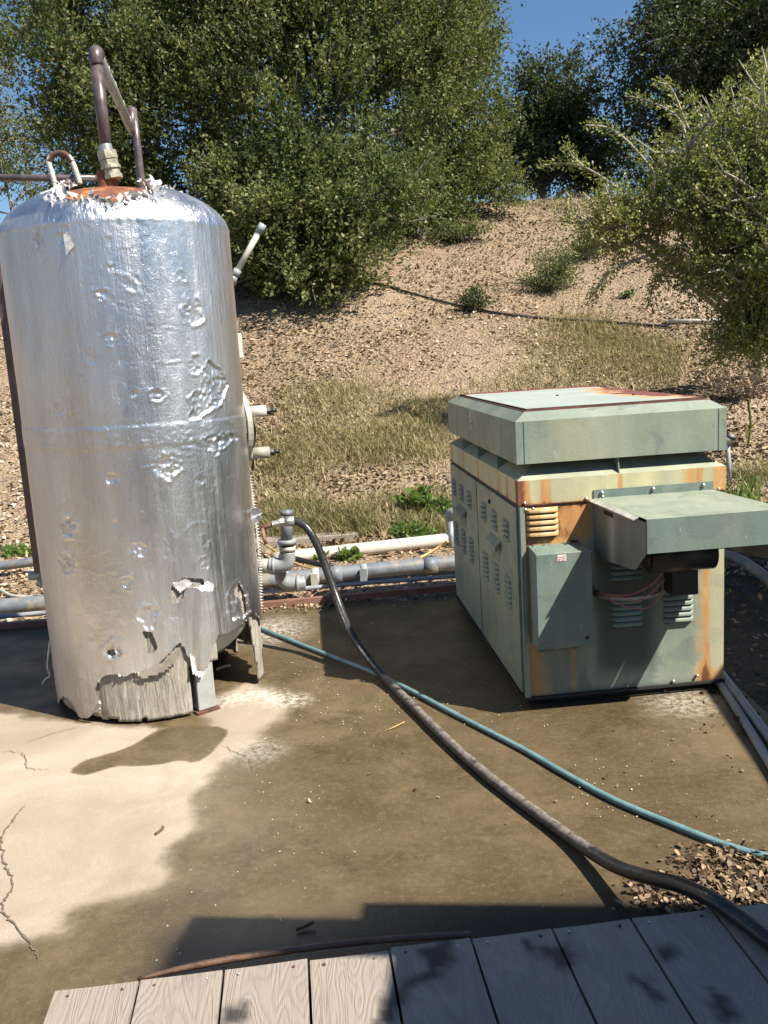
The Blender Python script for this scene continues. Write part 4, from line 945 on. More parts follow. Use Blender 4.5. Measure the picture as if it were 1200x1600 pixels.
# junction box higher up
mb = MB(); zj = at(373, 538, 4.7)[2]
for (a0, a1, d0, d1, z0_, z1_) in ((-.06, .02, .545, .585, zj - .07, zj + .06),):
    V = [er * d + et * a + np.array([0, 0, z]) for d in (d0, d1) for a in (a0, a1) for z in (z0_, z1_)]
    mb.add(V, [(0, 1, 3, 2), (4, 6, 7, 5), (0, 4, 5, 1), (2, 3, 7, 6), (1, 5, 7, 3), (0, 2, 6, 4)])
mb.build('junction_box', M['whitepaint'], tank, bevel=.003)
# lacing coil along the jacket seam
zl1, zl0 = at(398, 750, 4.6)[2], at(412, 965, 4.6)[2]
al = math.radians(84); P = []
for i in range(46 * 8):
    t = i / (46 * 8); a = PHI0 + al + .03 * math.sin(t * 9); r = TR_ + .006 + .030 * math.sin(t * PI) * .5; z = zl1 + (zl0 - zl1) * t; w1 = i * 2 * PI / 8
    P.append(np.array([math.cos(a) * (r + .009 * math.cos(w1)) - math.sin(a) * .009 * math.sin(w1), math.sin(a) * (r + .009 * math.cos(w1)) + math.cos(a) * .009 * math.sin(w1), z]))
V, F = tube_vf(P, .0028, 4); mk('seam_lacing', V, F, M['lace'], tank, True)
V = []; F = []; g1, g2 = np.meshgrid(np.linspace(0, 1, 8), np.linspace(0, 1, 8), indexing='ij')
c0 = at(400, 803, 4.55) - TO
Pf = c0 + g1[..., None] * np.array([.06, -.03, .02]) + g2[..., None] * np.array([.02, -.01, -.06]) + .02 * np.stack([fbm(np.stack([g1 * 3, g2 * 3, g1 * 0 + k], -1), 2, k) for k in range(3)], -1) - np.array([.04, 0, -.02])
mk('foil_tag', Pf, grid(8, 8), M['paper'], tank, True)
# ragged foil strip hanging at lower left
P = crom([at(78, 1000, 4.62), at(74, 1040, 4.62), at(78, 1055, 4.6), at(70, 1062, 4.6), at(66, 1070, 4.6)], 5); V, F = tube_vf(P, .005, 5); mk('hanging_foil_strip', V, F, M['paper'], tank, True, origin=TO)

# ---------------------------------------------------------------- unseen roofs and walls added for shade and tank reflections
def wall_box(name, lo, hi, mat, parent, M_=None): return MB().box(lo, hi, M_).build(name, mat, parent, bevel=.004)
M['siding'] = simple('tan stained siding', (.10, .08, .062), (.15, .125, .10), 8, .7)
M['roofing'] = simple('grey roofing sheet', (.20, .20, .19), (.30, .29, .28), 6, .6)
can = thing('shade_roof', 'unseen timber roof on posts added behind the viewer to shade the deck', 'shade roof', (1.87, 1.36, 0), math.radians(-7))  # unseen roof, outline shaped to cast the shade on deck and slab
wall_box('roof_board', (0, -1.55, 2.70), (2.3, 0, 2.76), M['roofing'], can)
wall_box('header_beam', (-.58, -.40, 2.60), (2.25, -.06, 2.698), M['wood'], can)
wall_box('post', (2.1, -.30, 0), (2.22, -.18, 2.598), M['wood'], can); wall_box('post', (2.1, -1.5, 0), (2.22, -1.38, 2.698), M['wood'], can); wall_box('post', (.1, -1.5, 0), (.22, -1.38, 2.698), M['wood'], can)
car = thing('shade_lean_to', 'unseen open roof on posts added right of the slab to throw shade', 'lean-to', (3.08, 2.62, 0), math.radians(-6))  # added out of view to cast shade right of the enclosure
wall_box('roof_board', (0, 0, 2.20), (2.2, 3.4, 2.25), M['roofing'], car)
wall_box('edge_beam', (-.04, -1.6, 2.13), (.07, 3.4, 2.197), M['wood'], car)
for x, y in ((.6, -1.4), (1.9, .1), (1.9, 3.2)): wall_box('post', (x, y, -.05), (x + .1, y + .1, 2.197), M['wood'], car)
wall_box('rail', (-.04, -1.45, 2.06), (.75, -1.35, 2.128), M['wood'], car)

hw = thing('reflection_wall', 'unseen dark timber wall added left of the viewer for the tank to reflect', 'reflection wall', (-5.2, -3.2, 0), math.radians(0))  # added out of view to put a dark band in the foil
for k in range(13): wall_box('cladding_board', (-.03, 0, .02 + .22 * k), (0 + .012 * (k % 2), 6.0, .232 + .22 * k), M['siding'], hw)
hw2 = thing('rear_reflection_wall', 'unseen dark timber wall added behind the viewer for the tank to reflect', 'reflection wall', (-2.2, -3.4, 0), 0)  # added out of view so the foil front mirrors something dark
for k in range(13): wall_box('cladding_board', (0, -.03, .02 + .22 * k), (7.5, .012 * (k % 2), .232 + .22 * k), M['siding'], hw2)

# ---------------------------------------------------------------- hit test on the terrain
_TT = np.concatenate([np.arange(4, 14, .02), np.arange(14, 34, .05)])
def hit(px, py):
    P = _O + ray(px, py) * _TT[::10, None]; k = np.argmax(P[:, 2] < ground_z(P[:, 0], P[:, 1]))
    if k == 0: return _O + ray(px, py) * 30
    P = _O + ray(px, py) * _TT[max(10 * k - 11, 0):10 * k + 2, None]; k = np.argmax(P[:, 2] < ground_z(P[:, 0], P[:, 1]))
    return P[k]
def pipe(name, pts, r, mat, label, cat, smooth=10, n=14, group=None, kinds=None):
    V, F = tube_vf(crom(pts, smooth) if smooth > 1 else pts, r, n)
    o = mk(name, V, F, M[mat], None, True, origin=pts[0]); o.location = tuple(map(float, pts[0]))
    if label: o['label'] = label; o['category'] = cat
    if group: o['group'] = group
    return o
def kid(name, pts, r, mat, par, n=12, smooth=1, sm=True):
    V, F = tube_vf(crom(pts, smooth) if smooth > 1 else pts, r, n)
    return mk(name, V, F, M[mat], par, sm, origin=tuple(par.location))
# long pipes along the back of the slab
bp = pipe('drain_pipe', [np.array([-4.5, 6.15, .06]), np.array([-2.6, 6.36, .06]), np.array([-.8, 6.60, .07]), np.array([.5, 6.78, .075]), np.array([2.4, 6.95, .07]), np.array([3.2, 6.6, .06]), np.array([3.6, 5.6, .05])], .058, 'pvc_dark', 'thick dark grey pipe lying along the back of the slab', 'pipe', 8, 20)
for x, y, w_ in ((491, 905, .055), (568, 893, .05)):
    g = gnd(x, y, .07); g[1] = np.interp(g[0], [-.8, .5], [6.60, 6.78]); a = np.array([.98, .14, 0]); V = []; F = []
    V, F = tube_vf([g - a * w_ * .5, g + a * w_ * .5], .0625, 18); s_ = mk('pipe_strap', V, F, M['pvc_pale' if x < 500 else 'pvc'], bp, True, origin=tuple(bp.location))
    MB().box((g[0] - .026, g[1] - .085, -.03), (g[0] + .026, g[1] - .060, .11)).build('strap_foot', M['pvc_pale' if x < 500 else 'pvc'], s_, origin=tuple(bp.location))
for x in (-.45, .28): 
    g = np.array([x, np.interp(x, [-.8, .5], [6.60, 6.78]), .0715]); V, F = tube_vf([g, g + np.array([.10, .0135, .0003])], .0645, 20); mk('pipe_coupling', V, F, M['pvc_dark'], bp, True, origin=tuple(bp.location))
pipe('conduit', [np.array([-4.5, 5.98, .035]), np.array([-2.6, 6.17, .035]), np.array([-.85, 6.38, .04]), np.array([.5, 6.47, .045]), np.array([1.9, 6.5, .03])], .0165, 'pvc', 'thin grey conduit between the thick dark pipe and the red rail', 'conduit', 8, 12)
mb = MB(); 
for i in range(20):
    pass
a0 = np.array([-4.5, 5.72]); pts = [(-4.5, 5.80), (-2.6, 5.93), (-.85, 6.06), (.5, 6.22), (1.75, 6.33)]
rail = MB()
for i in range(4):
    (x0, y0), (x1, y1) = pts[i], pts[i + 1]
    rail.add([(x0, y0, .002), (x1, y1, .002), (x1, y1, .045), (x0, y0, .045), (x0, y0 + .05, .045), (x1, y1 + .05, .045), (x1, y1 + .05, .002), (x0, y0 + .05, .002)], [(0, 1, 2, 3), (3, 2, 5, 4), (4, 5, 6, 7)])
o = rail.build('red_rail', M['redpipe'], None, label='rust red steel rail lying on the back edge of the wet slab', cat='rail')
pipe('white_pipe', [np.array([-.95, 7.42, .05]), np.array([-.2, 7.56, .055]), np.array([.55, 7.72, .06]), np.array([1.6, 7.95, .06])], .056, 'pvc_white', 'fat white plastic pipe on the dirt behind the thick dark pipe', 'pipe', 6, 18)
pipe('black_drain_hose', [gnd(447, 868, .05), gnd(470, 875, .045), gnd(500, 882, .04), gnd(520, 884, .03)], .022, 'black', 'short black hose end lying between the white and dark pipes', 'hose', 6)
yt = pipe('yellow_tube', [gnd(402, 843, .12), gnd(425, 858, .10), gnd(450, 874, .08), gnd(478, 886, .05), gnd(500, 889, .05)], .009, 'yellow', 'thin yellow tube dipping past the tank fittings on the left', 'tube', 6, 8)
pipe('yellow_tube', [gnd(700, 846, .14), gnd(690, 852, .10), gnd(672, 863, .05), gnd(655, 872, .02)], .011, 'yellow', 'short yellow tube leaning near the grey standpipe by the enclosure', 'tube', 6, 8)
# timber on the ground
tb = MB(); A_, B_ = gnd(380, 862, 0), gnd(560, 846, 0)
dv = (B_ - A_) / np.linalg.norm(B_ - A_); nv = np.array([-dv[1], dv[0], 0])
for z0_, z1_, in ((-.02, .075),):
    q_ = [A_, B_, B_ + nv * .22, A_ + nv * .22]; tb.add([(*p[:2], z0_) for p in q_] + [(*p[:2], z1_) for p in q_], [(0, 3, 2, 1), (4, 5, 6, 7), (0, 1, 5, 4), (1, 2, 6, 5), (2, 3, 7, 6), (3, 0, 4, 7)])
tb.build('timber_offcut', M['wood'], None, bevel=.004, label='grey timber offcut lying behind the white pipe near the tank', cat='timber')
# fittings beside the tank
fit = thing('pipe_fittings', 'stack of pvc elbows with a rusty union and grey riser right of the tank', 'pipe fittings', tuple(gnd(437, 908, 0)))
YF_ = 6.28
def A(x, y, d=0): return at(x, y, YF_ + d)
kid('stub_pipe', [A(395, 884), A(432, 884)], .052, 'pvc_pale', fit, 18)
kid('stub_collar', [A(420, 884), A(430, 884)], .060, 'pvc_pale', fit, 18)
kid('upper_elbow', [A(428, 884), A(441, 883), A(449, 876), A(449, 862)], .055, 'pvc', fit, 18, 6)
kid('elbow_collar', [A(425, 884), A(430, 884)], .064, 'pvc', fit, 18)
kid('rusty_union', [A(449, 866), A(449, 846)], .052, 'rust', fit, 18)
kid('union_band', [A(449, 861), A(449, 853)], .058, 'pvc_pale', fit, 18)
kid('union_top', [A(448.5, 850), A(448, 843)], .066, 'pvc', fit, 20)
kid('riser', [A(448, 846), A(447, 801)], .042, 'pvc_dark', fit, 18)
kid('riser_cap', [A(447, 805), A(447, 797)], .046, 'pvc_dark', fit, 18)
kid('lower_elbow', [A(440, 893, .1), A(441, 903, .1), A(448, 911, .1), A(462, 912, .1), A(475, 911, .12)], .052, 'pvc', fit, 18, 6)
kid('lower_collar', [A(463, 912, .1), A(468, 912, .1)], .060, 'pvc', fit, 18)
# hose bib
bib = thing('hose_tap', 'brass and steel tap on the right of the tank feeding the black hose', 'tap', tuple(at(405, 824, 5.0)))
YH = 5.05
kid('pipe_nipple', [at(398, 829, YH), at(430, 818, YH)], .013, 'rust_dark', bib)
kid('tap_body', [at(426, 819.5, YH), at(438, 816.5, YH)], .020, 'galv', bib, 8, 1, False)
kid('swivel_nut', [at(438, 816.5, YH), at(446, 815, YH)], .026, 'galv', bib, 6, 1, False)
kid('hose_ferrule', [at(446, 815, YH), at(460, 814, YH)], .029, 'galv', bib, 14)
kid('tap_lever', [at(410, 826, YH - .03), at(413, 842, YH - .05), at(416, 850, YH - .05)], .012, 'redpipe', bib, 6)
# hoses
hp = [at(450, 815, YH), at(466, 815.5, YH), at(482, 828, YH - .02), at(497, 855, YH - .04), at(512, 895, YH - .08), at(527, 937, YH - .14), at(545, 982, YH - .26), at(570, 1022, YH - .38), gnd(605, 1063, .033), gnd(645, 1103, .026), gnd(700, 1158, .024), gnd(760, 1211, .024), gnd(820, 1257, .024), gnd(880, 1301, .026), gnd(925, 1332, .045), gnd(965, 1355, .075), gnd(1010, 1370, .12), gnd(1060, 1382, .18), gnd(1110, 1404, .222), gnd(1150, 1430, .226), gnd(1200, 1468, .226), gnd(1260, 1510, .226), gnd(1330, 1560, .226)]
HP = crom(hp, 8); V, F = tube_vf(HP, .0225, 16)
mud = []
for p in HP: mud += [float(sstep(4.6, 4.2, p[1]) * sstep(2.45, 2.8, p[1])) * .42 + .05] * 16
mud = np.array(mud) 
for i in range(len(HP)):
    for k in range(16): mud[i * 16 + k] *= .6 + .8 * max(0, (V[i * 16 + k][2] - HP[i][2]) / .0245)
o = mk('black_hose', V, F, M['hose'], None, True, {'mud': mud}, origin=hp[0], label='thick black rubber hose arching from the tap and snaking over the deck', cat='hose'); o.location = tuple(map(float, hp[0]))
tp = [gnd(360, 962, .015), gnd(415, 985, .015), gnd(480, 1011, .015), gnd(540, 1034, .015), gnd(590, 1054, .015), gnd(640, 1078, .015), gnd(700, 1110, .015), gnd(760, 1141, .015), gnd(820, 1172, .015), gnd(880, 1207, .015), gnd(960, 1250, .015), gnd(1060, 1292, .015), gnd(1130, 1319, .015), gnd(1200, 1338, .015), gnd(1300, 1350, .0)]
pipe('teal_hose', tp, .0125, 'teal', 'thin faded teal garden hose crossing under the black hose on the concrete', 'hose', 8, 12)
# right hand conduits
pipe('grey_conduit', [gnd(1090, 1000, .03), gnd(1128, 1054, .03), gnd(1165, 1103, .03), gnd(1215, 1170, .03), gnd(1300, 1290, .03)], .021, 'pvc', 'grey plastic conduit leaving the right of the enclosure, outer of the two', 'conduit', 6)
pipe('grey_conduit', [gnd(1095, 1020, .02), gnd(1125, 1068, .02), gnd(1160, 1122, .02), gnd(1215, 1212, .02), gnd(1290, 1330, .02)], .019, 'pvc', 'grey plastic conduit at the enclosure corner, inner one nearest the wet slab', 'conduit', 6)
pipe('grey_drain_pipe', [gnd(1110, 862, .06), gnd(1150, 872, .06), gnd(1200, 905, .05), gnd(1260, 960, .03)], .040, 'pvc_dark', 'dark grey pipe bending away right behind the enclosure hood', 'pipe', 6, 14)
# standpipes
st = thing('standpipe', 'short grey standpipe with elbow at the rear left of the enclosure', 'standpipe', tuple(gnd(706, 852, 0)))
kid('post', [gnd(706, 856, 0), at(704, 812, gnd(706, 852, 0)[1])], .030, 'galv', st)
kid('elbow', [at(704, 814, 7.35), at(703, 803, 7.35), at(712, 800, 7.3)], .042, 'pvc', st, 12, 4)
st2 = thing('tap_post', 'thin post with a small tap behind the right rear of the enclosure', 'tap post', tuple(hit(1140, 760)))
yy = float(st2.location[1])
kid('post', [np.array(st2.location), at(1137, 690, yy)], .022, 'pvc', st2)
kid('tap_head', [at(1128, 690, yy), at(1146, 684, yy)], .045, 'galv', st2, 10)
kid('tap_handle', [at(1130, 680, yy), at(1150, 686, yy - .05)], .02, 'black', st2, 8)
# things behind the tank
pipe('horizontal_pipe', [at(-160, 277, 5.3), at(60, 278, 5.3), at(150, 279, 5.25)], .019, 'brownpipe', 'grey brown pipe running level behind the top of the tank', 'pipe', 1, 12)
dp = thing('brown_downpipe', 'dark brown square downpipe along the left side of the tank', 'downpipe', tuple(at(66, 900, 5.1)))
a, b = at(-24, 260, 5.1), at(60, 895, 5.1); V = []
for p in (a, b):
    for dx, dy in ((-.016, -.02), (.016, -.02), (.016, .02), (-.016, .02)): V.append(p + np.array([dx, dy, 0]))
mk('pipe_run', V, [(0, 1, 5, 4), (1, 2, 6, 5), (2, 3, 7, 6), (3, 0, 4, 7), (0, 3, 2, 1), (4, 5, 6, 7)], M['brownpipe'], dp, origin=tuple(dp.location))
kid('white_stub', [at(62, 840, 5.3), at(66, 900, 5.3), at(60, 915, 5.3)], .017, 'pvc_pale', dp)
kid('side_fitting', [at(46, 900, 5.25), at(72, 899, 5.25)], .026, 'pvc_pale', dp)
kid('tap_lever', [at(60, 905, 5.2), at(66, 918, 5.2)], .012, 'whitepaint', dp)
pipe('grey_pipe_stub', [at(-120, 888, 7.6), at(0, 884, 7.6), at(58, 877, 7.6), at(110, 874, 7.6)], .04, 'pvc_dark', 'dark grey pipe in the leaves at the far left behind the tank', 'pipe', 4)
pipe('pale_hose', [gnd(-40, 905, .02), gnd(0, 922, .02), gnd(20, 931, .02), gnd(60, 934, .02)], .014, 'pvc_pale', 'pale thin hose curving in the leaves at the left edge', 'hose', 6, 8)
vp = thing('angled_pvc_pipe', 'light grey capped pvc pipe slanting out behind the tank', 'pipe', tuple(at(366, 438, 5.2)))
kid('pipe_run', [at(368, 428, 5.2), at(407, 358, 5.2)], .0165, 'pvc_white', vp)
kid('end_cap', [at(404, 363, 5.2), at(411, 350, 5.2)], .021, 'pvc', vp)
kid('coupling', [at(366, 431, 5.2), at(372, 421, 5.2)], .023, 'pvc', vp)
kid('tee', [at(362, 445, 5.2), at(367, 427, 5.2)], .022, 'galv', vp)
kid('feed_pipe', [at(364, 436, 5.2), at(330, 440, 5.15)], .017, 'galv', vp)
# lines on the hillside
P = [hit(x, y) + np.array([0, 0, .03]) for x, y in ((560, 441), (600, 449), (660, 466), (720, 481), (790, 494), (860, 501), (930, 505), (1015, 511), (1050, 514))]
pipe('irrigation_line', P, .018, 'black', 'black irrigation line snaking across the mulched slope', 'irrigation pipe', 5, 8)
P = [hit(x, y) + np.array([0, 0, .05]) for x, y in ((1044, 508), (1095, 507), (1142, 506))]
pipe('white_slope_pipe', P, .028, 'pvc_white', 'short white pipe on the slope under the right hand bush', 'pipe', 1, 10)

# ---------------------------------------------------------------- leaves, grass, shrubs and trees
def rot_frames(d):
    d = d / (np.linalg.norm(d, axis=-1, keepdims=True) + 1e-9)
    up = np.tile([0, 0, 1.0], (len(d), 1)); up[np.abs(d[:, 2]) > .95] = [1, 0, 0]
    a = np.cross(d, up); a /= np.linalg.norm(a, axis=-1, keepdims=True); b = np.cross(a, d); return d, a, b
def leaf_mesh(name, P, Dr, L, Wd, mat, parent=None, rnd=None, fold=.25, origin=None, **k):
    """folded diamond leaves: P base, Dr direction, lengths L, half widths Wd"""
    n = len(P); d, a, b = rot_frames(Dr); rl = rng.uniform(0, 2 * PI, n)[:, None]
    a2 = a * np.cos(rl) + b * np.sin(rl); b2 = np.cross(d, a2)
    L = L[:, None]; Wd = Wd[:, None]
    V = np.stack([P, P + d * L * .5 + a2 * Wd + b2 * Wd * fold, P + d * L + b2 * L * .08, P + d * L * .5 - a2 * Wd + b2 * Wd * fold], 1).reshape(-1, 3)
    i = np.arange(n)[:, None] * 4
    F = np.concatenate([i + np.array([[0, 1, 2]]), i + np.array([[0, 2, 3]])], 0)
    r = rng.random(n) if rnd is None else rnd
    return mk(name, V, F, M[mat], parent, False, {'rnd': np.repeat(np.clip(r, 0, 1), 4)}, origin=origin, **k)
def unit(n):
    v = rng.normal(size=(n, 3)); return v / np.linalg.norm(v, axis=1, keepdims=True)
def tree(name, label, base, blobs, nclump, nsprig, nleaf, L, mat, clump_r=.45, up=.5, bark='bark', stems=None, cat='tree', group=None, shell=.55, sprig=.32, twigs=1.0, minz=None, trunk_r=.14, keep=None, arch=0.0):
    """blobs: (cx,cy,cz,rx,ry,rz,weight) in world metres"""
    base = np.asarray(base, float); T_ = thing(name, label, cat, tuple(base), 0, group)
    bl = np.array([b[:6] for b in blobs]); wt = np.array([b[6] if len(b) > 6 else b[3] * b[4] * b[5] for b in blobs]); wt = wt / wt.sum()
    idx = rng.choice(len(bl), nclump, p=wt); u = unit(nclump); rad = (shell + (1 - shell) * rng.random(nclump) ** .7)[:, None]
    u[:, 1] -= .25; u /= np.linalg.norm(u, axis=1, keepdims=True)
    cc = bl[idx, :3] + u * rad * bl[idx, 3:6]
    cc += .25 * rng.normal(size=cc.shape) * clump_r
    outd = cc - bl[idx, :3]; outd /= np.linalg.norm(outd, axis=1, keepdims=True) + 1e-9
    gz = ground_z(cc[:, 0], cc[:, 1]); ok = cc[:, 2] > gz + .12
    if minz is not None: ok &= cc[:, 2] > minz
    if keep is not None: ok &= keep(cc)
    cc, outd = cc[ok], outd[ok]; nclump = len(cc)
    csz = clump_r * rng.uniform(.6, 1.35, nclump); cbright = rng.normal(0, .22, nclump)
    # sprigs
    N = nclump * nsprig; ci = np.repeat(np.arange(nclump), nsprig)
    so_ = unit(N) * (rng.random(N) ** .5)[:, None] * csz[ci][:, None]
    sp = cc[ci] + so_
    sd = unit(N) * .55 + outd[ci] * .55 + so_ / (csz[ci][:, None] + 1e-6) * .5 + np.array([0, 0, up]); sd /= np.linalg.norm(sd, axis=1, keepdims=True)
    sl_ = sprig * rng.uniform(.5, 1.25, N)
    # leaves
    K = N * nleaf; si = np.repeat(np.arange(N), nleaf); t = rng.random(K)
    curve = np.array([0, 0, arch])
    lp = sp[si] + sd[si] * (sl_[si] * t)[:, None] + (t ** 2)[:, None] * curve + rng.normal(0, .012, (K, 3))
    ld = sd[si] * .55 + unit(K) * .9
    ll = L * rng.uniform(.6, 1.25, K)
    rn = .45 + cbright[ci][si] + rng.normal(0, .22, K) + .18 * (t - .5)
    leaf_mesh('foliage', lp, ld, ll, ll * .27, mat, T_, rn, origin=base)
    # wood: stems -> limbs -> clump twigs
    V = []; F = []
    def tb_(pts, r0, r1, n=6):
        b = len(V); rr = np.linspace(r0, r1, len(pts)); v, f = tube_vf(pts, rr, n, False); V.extend([x - base for x in v]); F.extend([tuple(i + b for i in q) for q in f])
    stems = stems or [(0, 0, 1)]
    nodes = []
    for bi in range(len(bl)):
        c_ = bl[bi, :3]; s0 = base + rng.normal(0, .12, 3) * np.array([1, 1, 0]) - np.array([0, 0, .15])
        if bi == 0: fork = base + np.array([0, 0, .28 * (bl[:, 2].mean() - base[2])]) + (bl[:, :3].mean(0) - base) * np.array([.12, .12, 0])
        if c_[2] < fork[2] + .3: continue
        mid = fork * .45 + c_ * .55 + np.array([0, 0, .06]) * np.linalg.norm(c_ - s0) + rng.normal(0, .10, 3)
        P = crom([base + rng.normal(0, .03, 3) - np.array([0, 0, .15]), fork + rng.normal(0, .04, 3), mid, c_, c_ + (c_ - mid) * .12], 5); tb_(P, trunk_r * rng.uniform(.6, 1), .02, 8); nodes += P[4:]
    nodes = np.array(nodes)
    W_V = V; 
    me_tr = mk('trunk', V, F, M[bark], T_, True)
    V = []; F = []
    sel = np.arange(nclump) if twigs >= 1 else rng.choice(nclump, int(nclump * twigs), replace=False)
    for i in sel:
        dd = np.linalg.norm(nodes - cc[i], axis=1) + .25 * np.abs(nodes[:, 2] - cc[i][2] + .3); j = int(np.argmin(dd)); a = nodes[j]
        m_ = a * .5 + cc[i] * .5 + rng.normal(0, .08, 3) - np.array([0, 0, .05]); e = cc[i] + outd[i] * csz[i] * 1.0 + np.array([0, 0, up * .3])
        b = len(V); v, f = tube_vf([a, m_, cc[i], e], [.022, .015, .010, .004], 4, False); V.extend([x - base for x in v]); F.extend([tuple(q2 + b for q2 in q) for q in f])
    mk('branches', V, F, M[bark], T_, True)
    return T_
def zat(px, py, Y): return at(px, py, Y)
def blob(px, py, Y, rx, ry, rz, wt=None):
    p = at(px, py, Y); return (p[0], p[1], p[2], rx, ry, rz) + ((wt,) if wt else ())
# central big oak
B_ = hit(500, 462)
tree('oak_tree', 'large bushy live oak in the middle, foliage reaching down to the mulch', B_,
     [blob(520, 330, 14.9, 1.15, 1.0, .95), blob(430, 300, 15.4, 1.2, 1.0, 1.2), blob(500, 150, 15.6, 1.6, 1.3, 1.6), blob(620, 200, 16.0, 1.3, 1.1, 1.5), blob(380, 150, 16, 1.4, 1.2, 1.7), blob(560, 10, 16.3, 1.9, 1.4, 1.5), blob(665, 70, 16.6, 1.1, 1.1, 1.5), blob(420, -20, 16.3, 1.8, 1.4, 1.5), blob(480, 400, 14.3, 1.0, .6, .6, 2.4), blob(440, 330, 14.4, 1.1, .6, .9, 2.0), blob(560, 330, 14.5, .9, .6, .9, 1.6), blob(400, 400, 15, .9, .7, .5, 1.4), blob(560, 400, 15, .6, .6, .5, .9)],
     470, 44, 10, .070, 'oak', .42, .75, sprig=.34, shell=.5, arch=.03)
tree('oak_tree', 'oak behind the silver tank top on the left, dark and dense', hit(300, 440) + np.array([-1.5, 1.0, 0]),
     [blob(250, 180, 16.4, 1.6, 1.2, 1.8), blob(120, 90, 16.6, 1.15, 1.2, 1.4), blob(260, 20, 17, 2.0, 1.4, 1.6), blob(320, 320, 16.2, 1.2, 1.0, 1.0), blob(150, 230, 16.8, 1.0, 1.0, 1.3), blob(100, -40, 17, 1.4, 1.2, 1.2), blob(300, 380, 16, 1.2, .8, .6, 1.2), blob(180, 320, 16.5, 1.1, .8, .6, 1.0)],
     300, 44, 10, .070, 'oak', .42, .7, sprig=.34, shell=.5, arch=.03)
tree('oak_tree', 'slimmer oak right of the central one with its edge against the blue sky', hit(655, 372),
     [blob(650, 300, 18.6, .85, .9, .75), blob(700, 200, 18.8, 1.05, 1, 1.2), blob(705, 100, 19.2, .72, 1, 1.2), blob(722, 10, 19.4, .65, 1, 1.2), blob(670, 20, 19.5, 1.0, 1, 1.6), blob(735, 265, 18.8, .75, .7, .42), blob(655, 345, 18.2, .7, .6, .36, .5), blob(620, 380, 17.6, .5, .5, .3, .3), blob(740, 290, 18.8, .7, .6, .35, .5)],
     200, 46, 10, .070, 'oak', .42, .5, sprig=.36, shell=.5)
tree('oak_tree', 'pale olive tree at the far left edge with sky showing through it', at(20, 330, 21) * np.array([1, 1, 0]) + np.array([0, 0, 4.6]),
     [blob(-10, 180, 21, 1.1, 1, 1.2), blob(40, 260, 21.5, .9, 1, .8), blob(-60, 80, 21, 1.0, 1, 1.2), blob(20, 310, 21, .9, .8, .5)],
     60, 34, 9, .070, 'oak_pale', .38, .4, sprig=.36, shell=.3, trunk_r=.035)
tree('oak_tree', 'rounded dark tree on the crest below the gap of blue sky', at(845, 318, 25.5),
     [blob(868, 150, 25.5, .85, 1, .8), blob(840, 210, 25.5, 1.35, 1.2, 1.1), blob(935, 235, 26, 1.2, 1.2, 1.0), blob(790, 240, 25.5, .75, .9, .9), blob(880, 270, 26, 1.5, 1, .6)],
     110, 46, 10, .095, 'oak_dark', .5, .25, sprig=.42, shell=.45, keep=lambda c: c[:, 2] > 5.45)
tree('oak_tree', 'tall overhanging dark tree filling the upper right corner', at(1010, 330, 23.5),
     [blob(1070, 60, 23, 1.3, 1.4, 1.5), blob(1120, 90, 22.5, 2.0, 1.6, 2.1), blob(1130, -20, 23, 1.9, 1.5, 1.4), blob(1010, 190, 24, 1.4, 1.3, 1.2), blob(1200, 160, 22, 1.6, 1.4, 2.0), blob(1050, 260, 23.5, 1.9, 1.2, .9), blob(1190, 20, 21, 1.8, 1.4, 1.8)],
     240, 46, 10, .090, 'oak_dark', .55, -.15, sprig=.45, shell=.4, arch=-.08)
# right hand bush
RB = hit(1186, 592)
tree('young_oak', 'yellow green young oak leaning in from the right edge with long sprays', RB,
     [blob(1130, 350, 9.70, 0.81, 0.72, 0.77), blob(1180, 250, 9.50, 0.68, 0.63, 0.63), blob(1020, 340, 9.80, 0.45, 0.45, 0.41), blob(1080, 250, 9.70, 0.41, 0.45, 0.38), blob(1200, 440, 9.30, 0.59, 0.54, 0.54), blob(970, 345, 9.80, 0.36, 0.36, 0.27, .08), blob(1180, 520, 9.40, 0.45, 0.36, 0.27, .16), blob(1210, 330, 9.10, 0.81, 0.72, 1.08), blob(1090, 430, 9.70, 0.36, 0.36, 0.25), blob(950, 350, 9.90, 0.29, 0.32, 0.25), blob(1230, 180, 9.30, 0.45, 0.54, 0.45)],
     640, 15, 9, .040, 'bush', .20, .35, bark='bark_pale', sprig=.20, shell=.25, trunk_r=.06)
